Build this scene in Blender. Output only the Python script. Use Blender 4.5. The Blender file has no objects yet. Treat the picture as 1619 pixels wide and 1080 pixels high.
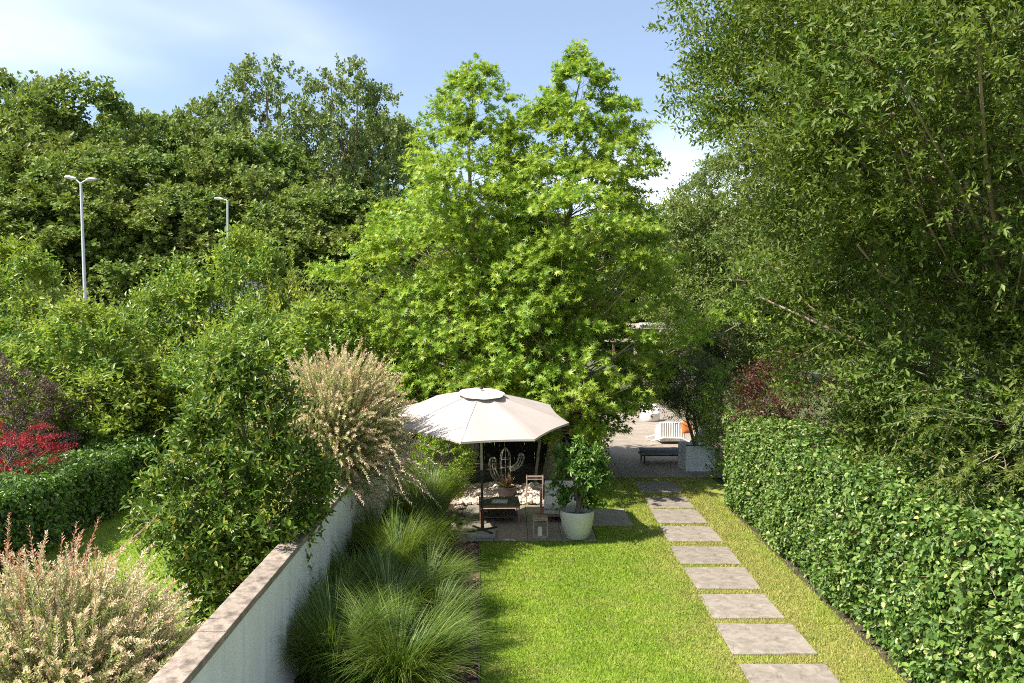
import bpy, bmesh, math
import numpy as np
from mathutils import Vector, Matrix

sc = bpy.context.scene
C = sc.collection
R = math.radians

# ------------------------------------------------------------------ camera
cam_d = bpy.data.cameras.new('camera')
cam = bpy.data.objects.new('camera', cam_d); C.objects.link(cam)
cam_d.sensor_width = 36.0
cam_d.lens = 36.0 * 1250 / 1619
cam_d.clip_end = 2000
CAMH = 4.0
cam.location = (0, 0, CAMH)
cam.rotation_euler = (R(90) - math.atan(20 / 1250), 0, 0)
sc.camera = cam

# ------------------------------------------------------------------ world, sun, exposure
SUN_H = Vector((0.90, 0.42, 0)).normalized()
SUN_EL = R(50)
w = bpy.data.worlds.new('World'); sc.world = w; w.use_nodes = True
nt = w.node_tree; nt.nodes.clear()
def N(t, typ, **kw):
    n = t.nodes.new(typ)
    for k, v in kw.items(): setattr(n, k, v)
    return n
out = N(nt, 'ShaderNodeOutputWorld'); bg = N(nt, 'ShaderNodeBackground')
sky = N(nt, 'ShaderNodeTexSky', sky_type='NISHITA', sun_disc=False)
sky.sun_elevation = SUN_EL; sky.sun_rotation = math.atan2(-SUN_H.x, -SUN_H.y)
sky.air_density = 1.0; sky.dust_density = 0.6; sky.ozone_density = 1.6
bg.inputs['Strength'].default_value = 0.104
tc = N(nt, 'ShaderNodeTexCoord'); sep = N(nt, 'ShaderNodeSeparateXYZ')
nt.links.new(tc.outputs['Generated'], sep.inputs[0])
zz = N(nt, 'ShaderNodeMath', operation='MAXIMUM'); zz.inputs[1].default_value = 0.0
nt.links.new(sep.outputs['Z'], zz.inputs[0])
za = N(nt, 'ShaderNodeMath', operation='ADD'); za.inputs[1].default_value = 0.16
nt.links.new(zz.outputs[0], za.inputs[0])
comb = N(nt, 'ShaderNodeCombineXYZ')
for i, ax in enumerate('XY'):
    d = N(nt, 'ShaderNodeMath', operation='DIVIDE')
    nt.links.new(sep.outputs[ax], d.inputs[0]); nt.links.new(za.outputs[0], d.inputs[1])
    nt.links.new(d.outputs[0], comb.inputs[i])
mp = N(nt, 'ShaderNodeMapping'); mp.inputs['Scale'].default_value = (0.5, 0.62, 1); mp.inputs['Location'].default_value = (8.3, 3.1, 2.2)
mp.inputs['Rotation'].default_value = (0, 0, R(-14))
nt.links.new(comb.outputs[0], mp.inputs[0])
nz = N(nt, 'ShaderNodeTexNoise'); nz.inputs['Scale'].default_value = 1.0; nz.inputs['Detail'].default_value = 5; nz.inputs['Roughness'].default_value = 0.45; nz.inputs['Distortion'].default_value = 0.35
nt.links.new(mp.outputs[0], nz.inputs['Vector'])
cr = N(nt, 'ShaderNodeMapRange'); cr.interpolation_type = 'SMOOTHSTEP'
cr.inputs['From Min'].default_value = 0.44; cr.inputs['From Max'].default_value = 0.74
cr.inputs['To Min'].default_value = 0.10; cr.inputs['To Max'].default_value = 0.95
nt.links.new(nz.outputs['Fac'], cr.inputs['Value'])
mx = N(nt, 'ShaderNodeMix', data_type='RGBA')
mx.inputs[7].default_value = (9.5, 9.8, 10.3, 1)
tint = N(nt, 'ShaderNodeMix', data_type='RGBA', blend_type='MULTIPLY'); tint.inputs[0].default_value = 1; tint.inputs[7].default_value = (.93, .97, 1.0, 1)
nt.links.new(sky.outputs[0], tint.inputs[6])
nt.links.new(cr.outputs[0], mx.inputs[0]); nt.links.new(tint.outputs[2], mx.inputs[6])
nt.links.new(mx.outputs[2], bg.inputs['Color']); nt.links.new(bg.outputs[0], out.inputs[0])

sd = bpy.data.lights.new('sun', 'SUN'); sd.energy = 5.0; sd.angle = R(0.5); sd.color = (1.0, 0.945, 0.84)
sun = bpy.data.objects.new('sun', sd); C.objects.link(sun)
ld = SUN_H * math.cos(SUN_EL) + Vector((0, 0, -math.sin(SUN_EL)))
sun.rotation_euler = ld.to_track_quat('-Z', 'Y').to_euler()
sun.location = -ld * 60
sc.view_settings.view_transform = 'Standard'; sc.view_settings.look = 'None'
sc.view_settings.exposure = 1.02; sc.view_settings.gamma = 1; sc.view_settings.use_curve_mapping = False
sc.cycles.filter_width = 1.0
sc.cycles.max_bounces = 6; sc.cycles.diffuse_bounces = 2; sc.cycles.glossy_bounces = 2
sc.cycles.transmission_bounces = 3; sc.cycles.use_denoising = False
sc.cycles.sample_clamp_indirect = 6

# ------------------------------------------------------------------ helpers
def P(px, py, z=0.0):
    """the place on the plane at height z that the photograph shows at (px, py)"""
    Y = 1250 * (CAMH - z) / (py - 520)
    return ((px - 809.5) * Y / 1250, Y, z)
def X_at(px, Y): return (px - 809.5) * Y / 1250
def Z_at(py, Y): return CAMH - (py - 520) * Y / 1250

def tag(o, label=None, cat=None, group=None, kind=None):
    if label: o['label'] = label
    if cat: o['category'] = cat
    if group: o['group'] = group
    if kind: o['kind'] = kind
    return o
def thing(name, label, cat, loc=(0, 0, 0), rz=0, group=None):
    o = bpy.data.objects.new(name, None); C.objects.link(o)
    o.location = loc; o.rotation_euler = (0, 0, rz); o.empty_display_size = 0.2
    return tag(o, label, cat, group)
def link(name, me, mat, parent=None, loc=None):
    o = bpy.data.objects.new(name, me); C.objects.link(o)
    if mat and not me.materials: me.materials.append(mat)
    if parent: o.parent = parent
    if loc is not None: o.location = loc
    return o
def mesh_np(name, V, F, smooth=False, attrs=None):
    """V (n,3); F (m,k) or list of such blocks"""
    me = bpy.data.meshes.new(name)
    blocks = F if isinstance(F, list) else [F]
    V = np.asarray(V, dtype=np.float32)
    me.vertices.add(len(V)); me.vertices.foreach_set('co', V.ravel())
    nl = sum(b.size for b in blocks); nf = sum(len(b) for b in blocks)
    me.loops.add(nl); me.loops.foreach_set('vertex_index', np.concatenate([b.ravel() for b in blocks]).astype(np.int32))
    me.polygons.add(nf)
    tot = np.concatenate([np.full(len(b), b.shape[1], dtype=np.int32) for b in blocks])
    st = np.concatenate([[0], np.cumsum(tot)[:-1]]).astype(np.int32)
    me.polygons.foreach_set('loop_start', st)
    me.polygons.foreach_set('use_smooth', np.full(nf, smooth, dtype=bool))
    if attrs:
        for k, v in attrs.items():
            a = me.attributes.new(k, 'FLOAT', 'POINT'); a.data.foreach_set('value', np.asarray(v, dtype=np.float32))
    me.update(calc_edges=True)
    return me
class MB:
    """collects boxes, tubes, lathes into one mesh"""
    def __init__(s): s.V = []; s.F = []; s.n = 0
    def add(s, V, F):
        V = np.asarray(V, float); s.V.append(V); s.F += [tuple(i + s.n for i in f) for f in F]; s.n += len(V); return s
    def box(s, x0, x1, y0, y1, z0, z1, M=None):
        V = np.array([(x, y, z) for z in (z0, z1) for y in (y0, y1) for x in (x0, x1)], float)
        if M is not None: V = np.array([tuple(M @ Vector(v)) for v in V])
        return s.add(V, [(0, 2, 3, 1), (4, 5, 7, 6), (0, 1, 5, 4), (1, 3, 7, 5), (3, 2, 6, 7), (2, 0, 4, 6)])
    def tube(s, pts, r, sides=8, caps=True):
        pts = [Vector(p) for p in pts]; n = len(pts)
        rs = r if hasattr(r, '__len__') else [r] * n
        V = []; prev = None
        for i, p in enumerate(pts):
            d = (pts[min(i + 1, n - 1)] - pts[max(i - 1, 0)]).normalized()
            if prev is None: u = d.orthogonal().normalized()
            else:
                u = prev - d * prev.dot(d); u = u.normalized() if u.length > 1e-6 else d.orthogonal().normalized()
            prev = u; v = d.cross(u)
            for k in range(sides):
                a = 2 * math.pi * k / sides; V.append(tuple(p + (u * math.cos(a) + v * math.sin(a)) * rs[i]))
        F = [(i * sides + k, i * sides + (k + 1) % sides, (i + 1) * sides + (k + 1) % sides, (i + 1) * sides + k) for i in range(n - 1) for k in range(sides)]
        if caps: F += [tuple(reversed(range(sides))), tuple((n - 1) * sides + k for k in range(sides))]
        return s.add(V, F)
    def lathe(s, prof, sides=40, c=(0, 0)):
        V = [(c[0] + r * math.cos(2 * math.pi * k / sides), c[1] + r * math.sin(2 * math.pi * k / sides), z) for r, z in prof for k in range(sides)]
        F = [(i * sides + k, i * sides + (k + 1) % sides, (i + 1) * sides + (k + 1) % sides, (i + 1) * sides + k) for i in range(len(prof) - 1) for k in range(sides)]
        return s.add(V, F)
    def build(s, name, mat, parent=None, bevel=0.0, smooth=False, loc=None, seg=2):
        me = bpy.data.meshes.new(name); me.from_pydata(np.concatenate(s.V).tolist(), [], s.F)
        if bevel:
            bm = bmesh.new(); bm.from_mesh(me)
            bmesh.ops.bevel(bm, geom=list(bm.edges), offset=bevel, segments=seg, affect='EDGES', profile=0.6, clamp_overlap=True)
            bm.to_mesh(me); bm.free()
        if smooth:
            me.polygons.foreach_set('use_smooth', [True] * len(me.polygons))
            if smooth != 'all': me.set_sharp_from_angle(angle=R(40))
        else: me.polygons.foreach_set('use_smooth', [False] * len(me.polygons))
        return link(name, me, mat, parent, loc)

# ------------------------------------------------------------------ materials
def mat_new(name):
    m = bpy.data.materials.new(name); m.use_nodes = True; t = m.node_tree; t.nodes.clear()
    return m, t, N(t, 'ShaderNodeOutputMaterial')
def ramp(t, fac, stops):
    r = N(t, 'ShaderNodeValToRGB'); e = r.color_ramp.elements
    while len(e) < len(stops): e.new(0.5)
    for q, (p, c) in zip(e, stops): q.position = p; q.color = (*c, 1)
    t.links.new(fac, r.inputs[0]); return r.outputs[0]
def noise(t, vec, scale, detail=4, rough=0.55, dist=0.0):
    n = N(t, 'ShaderNodeTexNoise'); n.inputs['Scale'].default_value = scale; n.inputs['Detail'].default_value = detail
    n.inputs['Roughness'].default_value = rough; n.inputs['Distortion'].default_value = dist
    t.links.new(vec, n.inputs['Vector']); return n.outputs['Fac']
def mixc(t, fac, a, b, mode='MIX'):
    m = N(t, 'ShaderNodeMix', data_type='RGBA', blend_type=mode)
    for sock, v in ((m.inputs[0], fac), (m.inputs[6], a), (m.inputs[7], b)):
        if isinstance(v, (int, float)): sock.default_value = v
        elif isinstance(v, tuple): sock.default_value = (*v, 1)
        else: t.links.new(v, sock)
    return m.outputs[2]
def math_n(t, op, a, b=0.0, clamp=False):
    m = N(t, 'ShaderNodeMath', operation=op); m.use_clamp = clamp
    for s, v in ((m.inputs[0], a), (m.inputs[1], b)):
        if isinstance(v, (int, float)): s.default_value = v
        else: t.links.new(v, s)
    return m.outputs[0]
def bump(t, h, strength, dist=0.01):
    b = N(t, 'ShaderNodeBump'); b.inputs['Strength'].default_value = strength; b.inputs['Distance'].default_value = dist
    t.links.new(h, b.inputs['Height']); return b.outputs[0]
def leaf_mat(name, stops, trans=0.35, rough=0.45, spec=0.35, patch=None, tone=None, patch_scale=0.5):
    """per-leaf colour from a ramp; patch mixes a second colour in slow drifts; tone = ramp over the mesh's own 'tone'"""
    m, t, o = mat_new(name)
    geo = N(t, 'ShaderNodeNewGeometry'); tcn = N(t, 'ShaderNodeTexCoord')
    col = ramp(t, geo.outputs['Random Per Island'], stops)
    if tone:
        at = N(t, 'ShaderNodeAttribute', attribute_name='tone')
        col = mixc(t, at.outputs['Fac'], col, ramp(t, geo.outputs['Random Per Island'], tone))
    if patch:
        f = noise(t, tcn.outputs['Object'], patch_scale, 3)
        f = math_n(t, 'MULTIPLY', math_n(t, 'SUBTRACT', f, 0.42, True), 4.0, True)
        col = mixc(t, math_n(t, 'MULTIPLY', f, 0.6), col, patch)
    pr = N(t, 'ShaderNodeBsdfPrincipled'); pr.inputs['Roughness'].default_value = rough
    pr.inputs['Specular IOR Level'].default_value = spec
    t.links.new(col, pr.inputs['Base Color'])
    tr = N(t, 'ShaderNodeBsdfTranslucent')
    t.links.new(mixc(t, 1.0, col, (1.15, 1.15, 0.6), 'MULTIPLY'), tr.inputs['Color'])
    ms = N(t, 'ShaderNodeMixShader'); ms.inputs[0].default_value = trans
    t.links.new(pr.outputs[0], ms.inputs[1]); t.links.new(tr.outputs[0], ms.inputs[2]); t.links.new(ms.outputs[0], o.inputs[0])
    return m
def solid_mat(name, stops, scale=4.0, rough=0.8, bump_s=0.2, bump_scale=60, metallic=0.0, detail=5, dist=0.0, sxyz=None, second=None, spec=0.3):
    m, t, o = mat_new(name); tcn = N(t, 'ShaderNodeTexCoord'); vec = tcn.outputs['Object']
    if sxyz:
        mm = N(t, 'ShaderNodeMapping'); mm.inputs['Scale'].default_value = sxyz; t.links.new(vec, mm.inputs[0]); vec = mm.outputs[0]
    col = ramp(t, noise(t, vec, scale, detail, 0.6, dist), stops)
    if second:      # (colour, noise scale, threshold, amount)
        f = noise(t, vec, second[1], 4); f = math_n(t, 'MULTIPLY', math_n(t, 'SUBTRACT', f, second[2], True), 8.0, True)
        col = mixc(t, math_n(t, 'MULTIPLY', f, second[3]), col, second[0])
    info = N(t, 'ShaderNodeObjectInfo')
    v = math_n(t, 'ADD', math_n(t, 'MULTIPLY', info.outputs['Random'], 0.22), 0.89)
    cc = N(t, 'ShaderNodeCombineColor')
    for i in range(3): t.links.new(v, cc.inputs[i])
    col = mixc(t, 1.0, col, cc.outputs[0], 'MULTIPLY')
    p = N(t, 'ShaderNodeBsdfPrincipled'); p.inputs['Roughness'].default_value = rough; p.inputs['Metallic'].default_value = metallic
    p.inputs['Specular IOR Level'].default_value = spec
    t.links.new(col, p.inputs['Base Color'])
    if bump_s: t.links.new(bump(t, noise(t, vec, bump_scale, 4), bump_s, 0.01), p.inputs['Normal'])
    t.links.new(p.outputs[0], o.inputs[0]); return m

M = {}
M['sweetgum'] = leaf_mat('sweetgum_leaf', [(0, (0.101, 0.204, 0.028)), (.45, (0.212, 0.356, 0.040)), (.8, (0.344, 0.467, 0.066)), (1, (0.505, 0.547, 0.118))], .46, .42, .35, (0.364, 0.436, 0.053), patch_scale=.7)
M['oak'] = leaf_mat('willow_oak_leaf', [(0, (0.044, 0.085, 0.013)), (.45, (0.088, 0.156, 0.022)), (.8, (0.167, 0.246, 0.043)), (1, (0.317, 0.360, 0.114))], .44, .48, .3, (0.167, 0.204, 0.034), patch_scale=.45)
M['olive'] = leaf_mat('olive_leaf', [(0, (.06, .10, .03)), (.5, (.11, .16, .055)), (1, (.24, .27, .13))], .28, .45, .4)
M['pale'] = leaf_mat('pale_tree_leaf', [(0, (0.066, 0.114, 0.021)), (.5, (0.131, 0.199, 0.043)), (1, (0.262, 0.323, 0.104))], .35, .42, .4, (0.192, 0.237, 0.048), patch_scale=.5)
M['hedge'] = leaf_mat('ivy_hedge_leaf', [(0, (0.095, 0.067, 0.038)), (.05, (0.048, 0.104, 0.020)), (.45, (0.101, 0.195, 0.036)), (.8, (0.211, 0.323, 0.066)), (.93, (0.325, 0.399, 0.118)), (1, (0.478, 0.446, 0.198))], .32, .42, .4, (0.162, 0.237, 0.050), patch_scale=.6)
M['hedge2'] = leaf_mat('laurel_hedge_leaf', [(0, (0.040, 0.098, 0.014)), (.5, (0.086, 0.172, 0.025)), (1, (0.218, 0.322, 0.069))], .3, .35, .5)
M['laurel'] = leaf_mat('laurel_leaf', [(0, (.045, .095, .010)), (.5, (.10, .175, .018)), (.85, (.19, .27, .035)), (1, (.40, .34, .07))], .30, .42, .35)
M['shrub'] = leaf_mat('bright_shrub_leaf', [(0, (0.073, 0.153, 0.026)), (.45, (0.158, 0.278, 0.042)), (.8, (0.304, 0.426, 0.069)), (1, (0.535, 0.556, 0.146))], .42, .40, .38, (0.365, 0.403, 0.054), patch_scale=.55)
M['shrub_yellow'] = leaf_mat('yellow_green_shrub_leaf', [(0, (0.095, 0.155, 0.026)), (.45, (0.190, 0.281, 0.039)), (.8, (0.323, 0.407, 0.068)), (1, (0.522, 0.504, 0.140))], .45, .42, .35, (0.399, 0.388, 0.062), patch_scale=.7)
M['shrub_dark'] = leaf_mat('mid_green_shrub_leaf', [(0, (0.062, 0.135, 0.019)), (.45, (0.132, 0.243, 0.030)), (.8, (0.248, 0.365, 0.054)), (1, (0.497, 0.513, 0.121))], .36, .38, .4, (0.248, 0.324, 0.041), patch_scale=.7)
M['forest'] = leaf_mat('woodland_leaf', [(0, (0.076, 0.131, 0.029)), (.5, (0.147, 0.229, 0.045)), (.85, (0.229, 0.328, 0.066)), (1, (0.331, 0.354, 0.105))], .3, .5, .3, (0.255, 0.262, 0.059), patch_scale=.22)
M['forest2'] = leaf_mat('open_tree_leaf', [(0, (0.088, 0.141, 0.034)), (.5, (0.156, 0.235, 0.057)), (1, (0.274, 0.316, 0.115))], .3, .5, .3, (0.167, 0.194, 0.063), patch_scale=.25)
M['hakuro'] = leaf_mat('dappled_willow_leaf', [(0, (0.126, 0.233, 0.040)), (.3, (0.294, 0.403, 0.110)), (1, (0.525, 0.551, 0.240))], .3, .55, .25,
                       tone=[(0, (.56, .38, .27)), (.35, (.78, .60, .45)), (.75, (.82, .74, .56)), (1, (.66, .34, .27))])
M['pink'] = leaf_mat('pink_willow_shoot', [(0, (.42, .17, .12)), (.5, (.62, .30, .22)), (1, (.74, .46, .36))], .3, .5, .25)
M['maple'] = leaf_mat('red_maple_leaf', [(0, (.18, .010, .022)), (.6, (.36, .022, .04)), (1, (.50, .06, .07))], .35, .5, .25)
M['plum'] = leaf_mat('purple_shrub_leaf', [(0, (.055, .032, .032)), (.6, (.115, .07, .065)), (1, (.22, .16, .14))], .25, .5, .3)
M['rust'] = leaf_mat('dark_red_shrub_leaf', [(0, (.035, .014, .012)), (.6, (.085, .03, .022)), (1, (.17, .08, .045))], .3, .45, .3)
M['pot_leaf'] = leaf_mat('potted_tree_leaf', [(0, (.05, .12, .015)), (.6, (.10, .20, .03)), (1, (.26, .36, .09))], .3, .42, .35)
M['fountain'] = leaf_mat('fountain_grass_blade', [(0, (0.046, 0.093, 0.010)), (.5, (0.100, 0.179, 0.021)), (.85, (0.200, 0.272, 0.054)), (1, (0.399, 0.404, 0.142))], .35, .45, .35)
M['dark_conifer'] = leaf_mat('dark_conifer_leaf', [(0, (.012, .026, .012)), (1, (.035, .06, .022))], .15, .6, .2)
M['agave'] = leaf_mat('agave_leaf', [(0, (.10, .04, .03)), (.5, (.12, .13, .05)), (1, (.22, .09, .06))], .1, .5, .3)
M['bark'] = solid_mat('grey_brown_bark', [(.3, (.09, .068, .048)), (.7, (.24, .19, .135))], 7, .9, .8, 30, sxyz=(3, 3, .6))
M['bark_gum'] = solid_mat('sweetgum_bark', [(.3, (.20, .165, .10)), (.7, (.48, .41, .28))], 9, .9, .8, 26, sxyz=(2.5, 2.5, .7))
M['twig'] = solid_mat('pale_twig', [(.3, (.20, .155, .10)), (.7, (.38, .31, .21))], 6, .85, 0)
M['core'] = solid_mat('dark_core', [(.3, (.016, .022, .010)), (.7, (.04, .048, .02))], 8, .95, .6, 20)

def lawn_color(t, vec):
    base = ramp(t, noise(t, vec, 1.3, 6, .65), [(.3, (.15, .26, .018)), (.5, (.235, .36, .03)), (.7, (.34, .44, .055))])
    fine = noise(t, vec, 26, 3, .7)
    cl = math_n(t, 'MULTIPLY', math_n(t, 'SUBTRACT', noise(t, vec, 2.6, 4, .6), .55, True), 9.0, True)
    base = mixc(t, math_n(t, 'MULTIPLY', cl, .55), base, (.09, .20, .022))
    base = mixc(t, math_n(t, 'MULTIPLY', fine, .45), base, (.38, .48, .08))
    # drier, straw-coloured turf near the path and the hedge, and in drifts
    sp = N(t, 'ShaderNodeSeparateXYZ'); t.links.new(vec, sp.inputs[0])
    u = math_n(t, 'SUBTRACT', sp.outputs['X'], math_n(t, 'MULTIPLY', sp.outputs['Y'], 0.0436))
    near = math_n(t, 'SUBTRACT', 1.0, math_n(t, 'MULTIPLY', math_n(t, 'ABSOLUTE', math_n(t, 'SUBTRACT', u, 3.1)), 0.55), True)
    dn = noise(t, vec, 1.7, 5, .7)
    f = math_n(t, 'ADD', math_n(t, 'MULTIPLY', near, .42), math_n(t, 'SUBTRACT', dn, .475))
    f = math_n(t, 'MULTIPLY', f, 2.6, True)
    return mixc(t, math_n(t, 'MULTIPLY', f, .64), base, ramp(t, fine, [(.35, (.42, .34, .12)), (.65, (.52, .44, .19))]))
def lawn_mat(name, blade):
    m, t, o = mat_new(name); g = N(t, 'ShaderNodeNewGeometry')
    col = lawn_color(t, g.outputs['Position'])
    if blade:
        rv = math_n(t, 'ADD', math_n(t, 'MULTIPLY', g.outputs['Random Per Island'], .7), .65)
        cc = N(t, 'ShaderNodeCombineColor')
        for i in range(3): t.links.new(rv, cc.inputs[i])
        col = mixc(t, 1.0, col, cc.outputs[0], 'MULTIPLY')
    else: col = mixc(t, 1.0, col, (.75, .72, .7), 'MULTIPLY')
    p = N(t, 'ShaderNodeBsdfPrincipled'); p.inputs['Roughness'].default_value = .6; p.inputs['Specular IOR Level'].default_value = .2
    t.links.new(col, p.inputs['Base Color'])
    if blade:
        tr = N(t, 'ShaderNodeBsdfTranslucent'); t.links.new(col, tr.inputs[0]); ms = N(t, 'ShaderNodeMixShader'); ms.inputs[0].default_value = .35
        t.links.new(p.outputs[0], ms.inputs[1]); t.links.new(tr.outputs[0], ms.inputs[2]); t.links.new(ms.outputs[0], o.inputs[0])
    else:
        t.links.new(bump(t, noise(t, g.outputs['Position'], 90, 3), .6, .02), p.inputs['Normal']); t.links.new(p.outputs[0], o.inputs[0])
    return m
M['lawn'] = lawn_mat('lawn_turf', False); M['blade'] = lawn_mat('lawn_blade', True)
M['meadow'] = solid_mat('rough_ground', [(.3, (.05, .07, .025)), (.7, (.11, .12, .045))], .8, .95, .5, 12)
M['soil'] = solid_mat('dark_soil', [(.3, (.035, .026, .018)), (.7, (.09, .065, .045))], 5, .95, .8, 40)
M['stone'] = solid_mat('grey_brown_paving_stone', [(.3, (.19, .16, .13)), (.5, (.26, .222, .185)), (.72, (.34, .295, .25))], 5.5, .85, .5, 45, dist=1.0, second=((.13, .115, .09), 9, .56, .55))
M['terrace'] = solid_mat('sandy_terrace_tile', [(.3, (.25, .205, .165)), (.7, (.35, .295, .24))], 1.6, .75, .25, 30, dist=.4, second=((.17, .14, .115), 2.5, .58, .45))
M['patio'] = solid_mat('weathered_patio_tile', [(.3, (.19, .165, .135)), (.7, (.31, .27, .22))], 5, .8, .3, 40, sxyz=(1, 5, 1))
M['joint'] = solid_mat('mossy_joint', [(.3, (.055, .05, .03)), (.7, (.12, .11, .06))], 12, .95, .4)
M['render'] = solid_mat('white_rendered_wall', [(.3, (.68, .69, .68)), (.7, (.80, .80, .79))], 1.6, .85, .2, 90, sxyz=(3, 3, .45), second=((.52, .54, .49), 2.2, .55, .45))
M['coping'] = solid_mat('weathered_coping_stone', [(.25, (.15, .115, .09)), (.5, (.31, .25, .20)), (.75, (.44, .37, .30))], 8, .9, .7, 40, dist=1.2, second=((.085, .07, .055), 4.5, .54, .8))
M['pebble'] = solid_mat('pink_white_pebble', [(.3, (.42, .30, .24)), (.7, (.72, .60, .52))], 3, .7, .2, 30)
M['chip'] = solid_mat('red_brown_bark_chip', [(.3, (.15, .075, .05)), (.7, (.36, .23, .17))], 9, .9, .3)
M['fabric'] = solid_mat('cream_canvas', [(.3, (.455, .395, .36)), (.7, (.53, .465, .425))], 1.5, .9, .15, 160)
M['seam'] = solid_mat('canvas_seam', [(.3, (.36, .31, .275)), (.7, (.42, .36, .32))], 5, .9, .1)
M['vent'] = solid_mat('cream_canvas_vent', [(.3, (.48, .42, .385)), (.7, (.55, .485, .45))], 3, .9, .15, 160)
M['pole'] = solid_mat('pale_grey_pole', [(.3, (.36, .33, .26)), (.7, (.46, .42, .34))], 8, .5, 0, spec=.5)
M['dark_metal'] = solid_mat('dark_metal', [(.3, (.03, .028, .025)), (.7, (.06, .055, .05))], 8, .5, .1, metallic=.3)
M['slab'] = solid_mat('granite_base_slab', [(.4, (.22, .23, .22)), (.6, (.34, .35, .34))], 40, .7, .3)
M['teak'] = solid_mat('red_brown_teak', [(.3, (.22, .10, .06)), (.7, (.40, .20, .13))], 10, .6, .15, sxyz=(1, 1, 8))
M['pinkwood'] = solid_mat('pale_pink_frame', [(.3, (.36, .26, .21)), (.7, (.48, .36, .30))], 7, .55, .1)
M['tabletop'] = solid_mat('dark_tabletop', [(.3, (.045, .045, .04)), (.7, (.08, .08, .07))], 6, .45, .1, spec=.5)
M['book'] = solid_mat('pale_green_cover', [(.3, (.38, .44, .36)), (.7, (.50, .55, .46))], 12, .6, 0)
M['cushion'] = solid_mat('light_grey_cushion', [(.3, (.55, .53, .49)), (.7, (.66, .64, .60))], 30, .9, .3, 120)
M['cushion_dark'] = solid_mat('grey_lounger_cushion', [(.3, (.17, .18, .20)), (.7, (.25, .26, .29))], 20, .9, .3, 120)
M['white_cushion'] = solid_mat('white_ribbed_cushion', [(.3, (.74, .70, .66)), (.7, (.82, .79, .75))], 6, .9, .2, 80)
M['cream_print'] = solid_mat('cream_patterned_cloth', [(.35, (.70, .58, .44)), (.5, (.75, .66, .52)), (.62, (.45, .30, .14))], 9, .9, .2)
M['orange'] = solid_mat('rust_orange_cushion', [(.3, (.42, .12, .03)), (.7, (.56, .19, .06))], 8, .9, .2)
M['pot'] = solid_mat('white_glazed_pot', [(.3, (.60, .59, .50)), (.7, (.70, .69, .60))], 3, .45, .1, 50, second=((.50, .47, .33), 4, .58, .35), spec=.45)
M['cube'] = solid_mat('grey_white_cube_planter', [(.3, (.52, .53, .53)), (.7, (.64, .65, .65))], 4, .7, .2, second=((.36, .37, .36), 6, .6, .4))
M['wire'] = solid_mat('ivory_wire', [(.3, (.27, .26, .20)), (.7, (.38, .36, .28))], 9, .5, 0)
M['candle'] = solid_mat('ivory_candle', [(.3, (.68, .63, .50)), (.7, (.76, .72, .60))], 9, .5, 0)
M['fence'] = solid_mat('black_stained_board', [(.3, (.016, .015, .013)), (.7, (.04, .036, .03))], 9, .8, .3, sxyz=(1, 1, 6))
M['lamp'] = solid_mat('galvanised_grey_steel', [(.3, (.46, .48, .49)), (.7, (.58, .60, .61))], 2, .5, .05, metallic=.2, spec=.5)
M['lamp_head'] = solid_mat('pale_lamp_head', [(.3, (.66, .64, .62)), (.7, (.74, .72, .70))], 2, .5, 0)
M['brick'] = solid_mat('red_brick', [(.3, (.25, .07, .045)), (.7, (.40, .15, .10))], 3, .9, .3)
M['white_paint'] = solid_mat('white_paint', [(.3, (.74, .72, .69)), (.7, (.80, .78, .76))], 2, .6, .05)
M['roof_grey'] = solid_mat('grey_flat_roof', [(.3, (.32, .26, .22)), (.7, (.46, .38, .33))], 2, .9, .3)
M['fascia'] = solid_mat('brown_fascia', [(.3, (.10, .06, .045)), (.7, (.18, .12, .09))], 4, .7, .2)
M['shed_wall'] = solid_mat('tan_boarding', [(.3, (.28, .22, .17)), (.7, (.40, .32, .25))], 6, .85, .2, sxyz=(1, 1, 5))
M['red_roof'] = solid_mat('red_roof', [(.3, (.36, .05, .03)), (.7, (.52, .10, .06))], 4, .7, .2)
M['glass'] = solid_mat('dark_window_glass', [(.3, (.03, .035, .04)), (.7, (.05, .055, .06))], 1, .08, 0, spec=.6)
M['tile'] = solid_mat('grey_roof_tile', [(.3, (.12, .10, .09)), (.7, (.22, .19, .17))], 5, .8, .3)

# ------------------------------------------------------------------ foliage
def nrm(v): return v / np.maximum(np.linalg.norm(v, axis=-1, keepdims=True), 1e-9)
def leaves(Pb, D, Nn, L, W, kind):
    """verts, faces for n leaves: base, pointing direction, face normal, length, width"""
    n = len(Pb); D = nrm(D); S = nrm(np.cross(D, Nn)); Nn = np.cross(S, D)
    L = L[:, None, None]; W = W[:, None, None]
    if kind == 'fold': pat = [(0, 0, 0), (.45, .5, .16), (1, 0, -.05), (.45, -.5, .16)]; F = [(0, 1, 2), (0, 2, 3)]
    elif kind == 'oval': pat = [(0, 0, 0), (.28, .46, .12), (.68, .42, .06), (1, 0, -.18), (.68, -.42, .06), (.28, -.46, .12)]; F = [(0, 1, 2, 3), (0, 3, 4, 5)]
    elif kind == 'star':
        pat = [(0, 0, 0)]
        for a, r in ((-88, .55), (-66, .26), (-44, .82), (-22, .32), (0, 1.0), (22, .32), (44, .82), (66, .26), (88, .55)):
            pat.append((.12 + r * .88 * math.cos(R(a)), r * .88 * math.sin(R(a)), -.10 * r))
        F = [tuple(range(10))]
    elif kind == 'tri': pat = [(0, .5, 0), (1, 0, 0), (0, -.5, 0)]; F = [(0, 1, 2)]
    pat = np.array(pat)
    if kind == 'star': W = L
    V = Pb[:, None, :] + D[:, None, :] * L * pat[None, :, 0:1] + S[:, None, :] * W * pat[None, :, 1:2] + Nn[:, None, :] * W * pat[None, :, 2:3]
    k = len(pat); F = np.array(F)
    FF = (np.arange(n)[:, None, None] * k + F[None]).reshape(-1, F.shape[1])
    return V.reshape(-1, 3), FF
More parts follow.
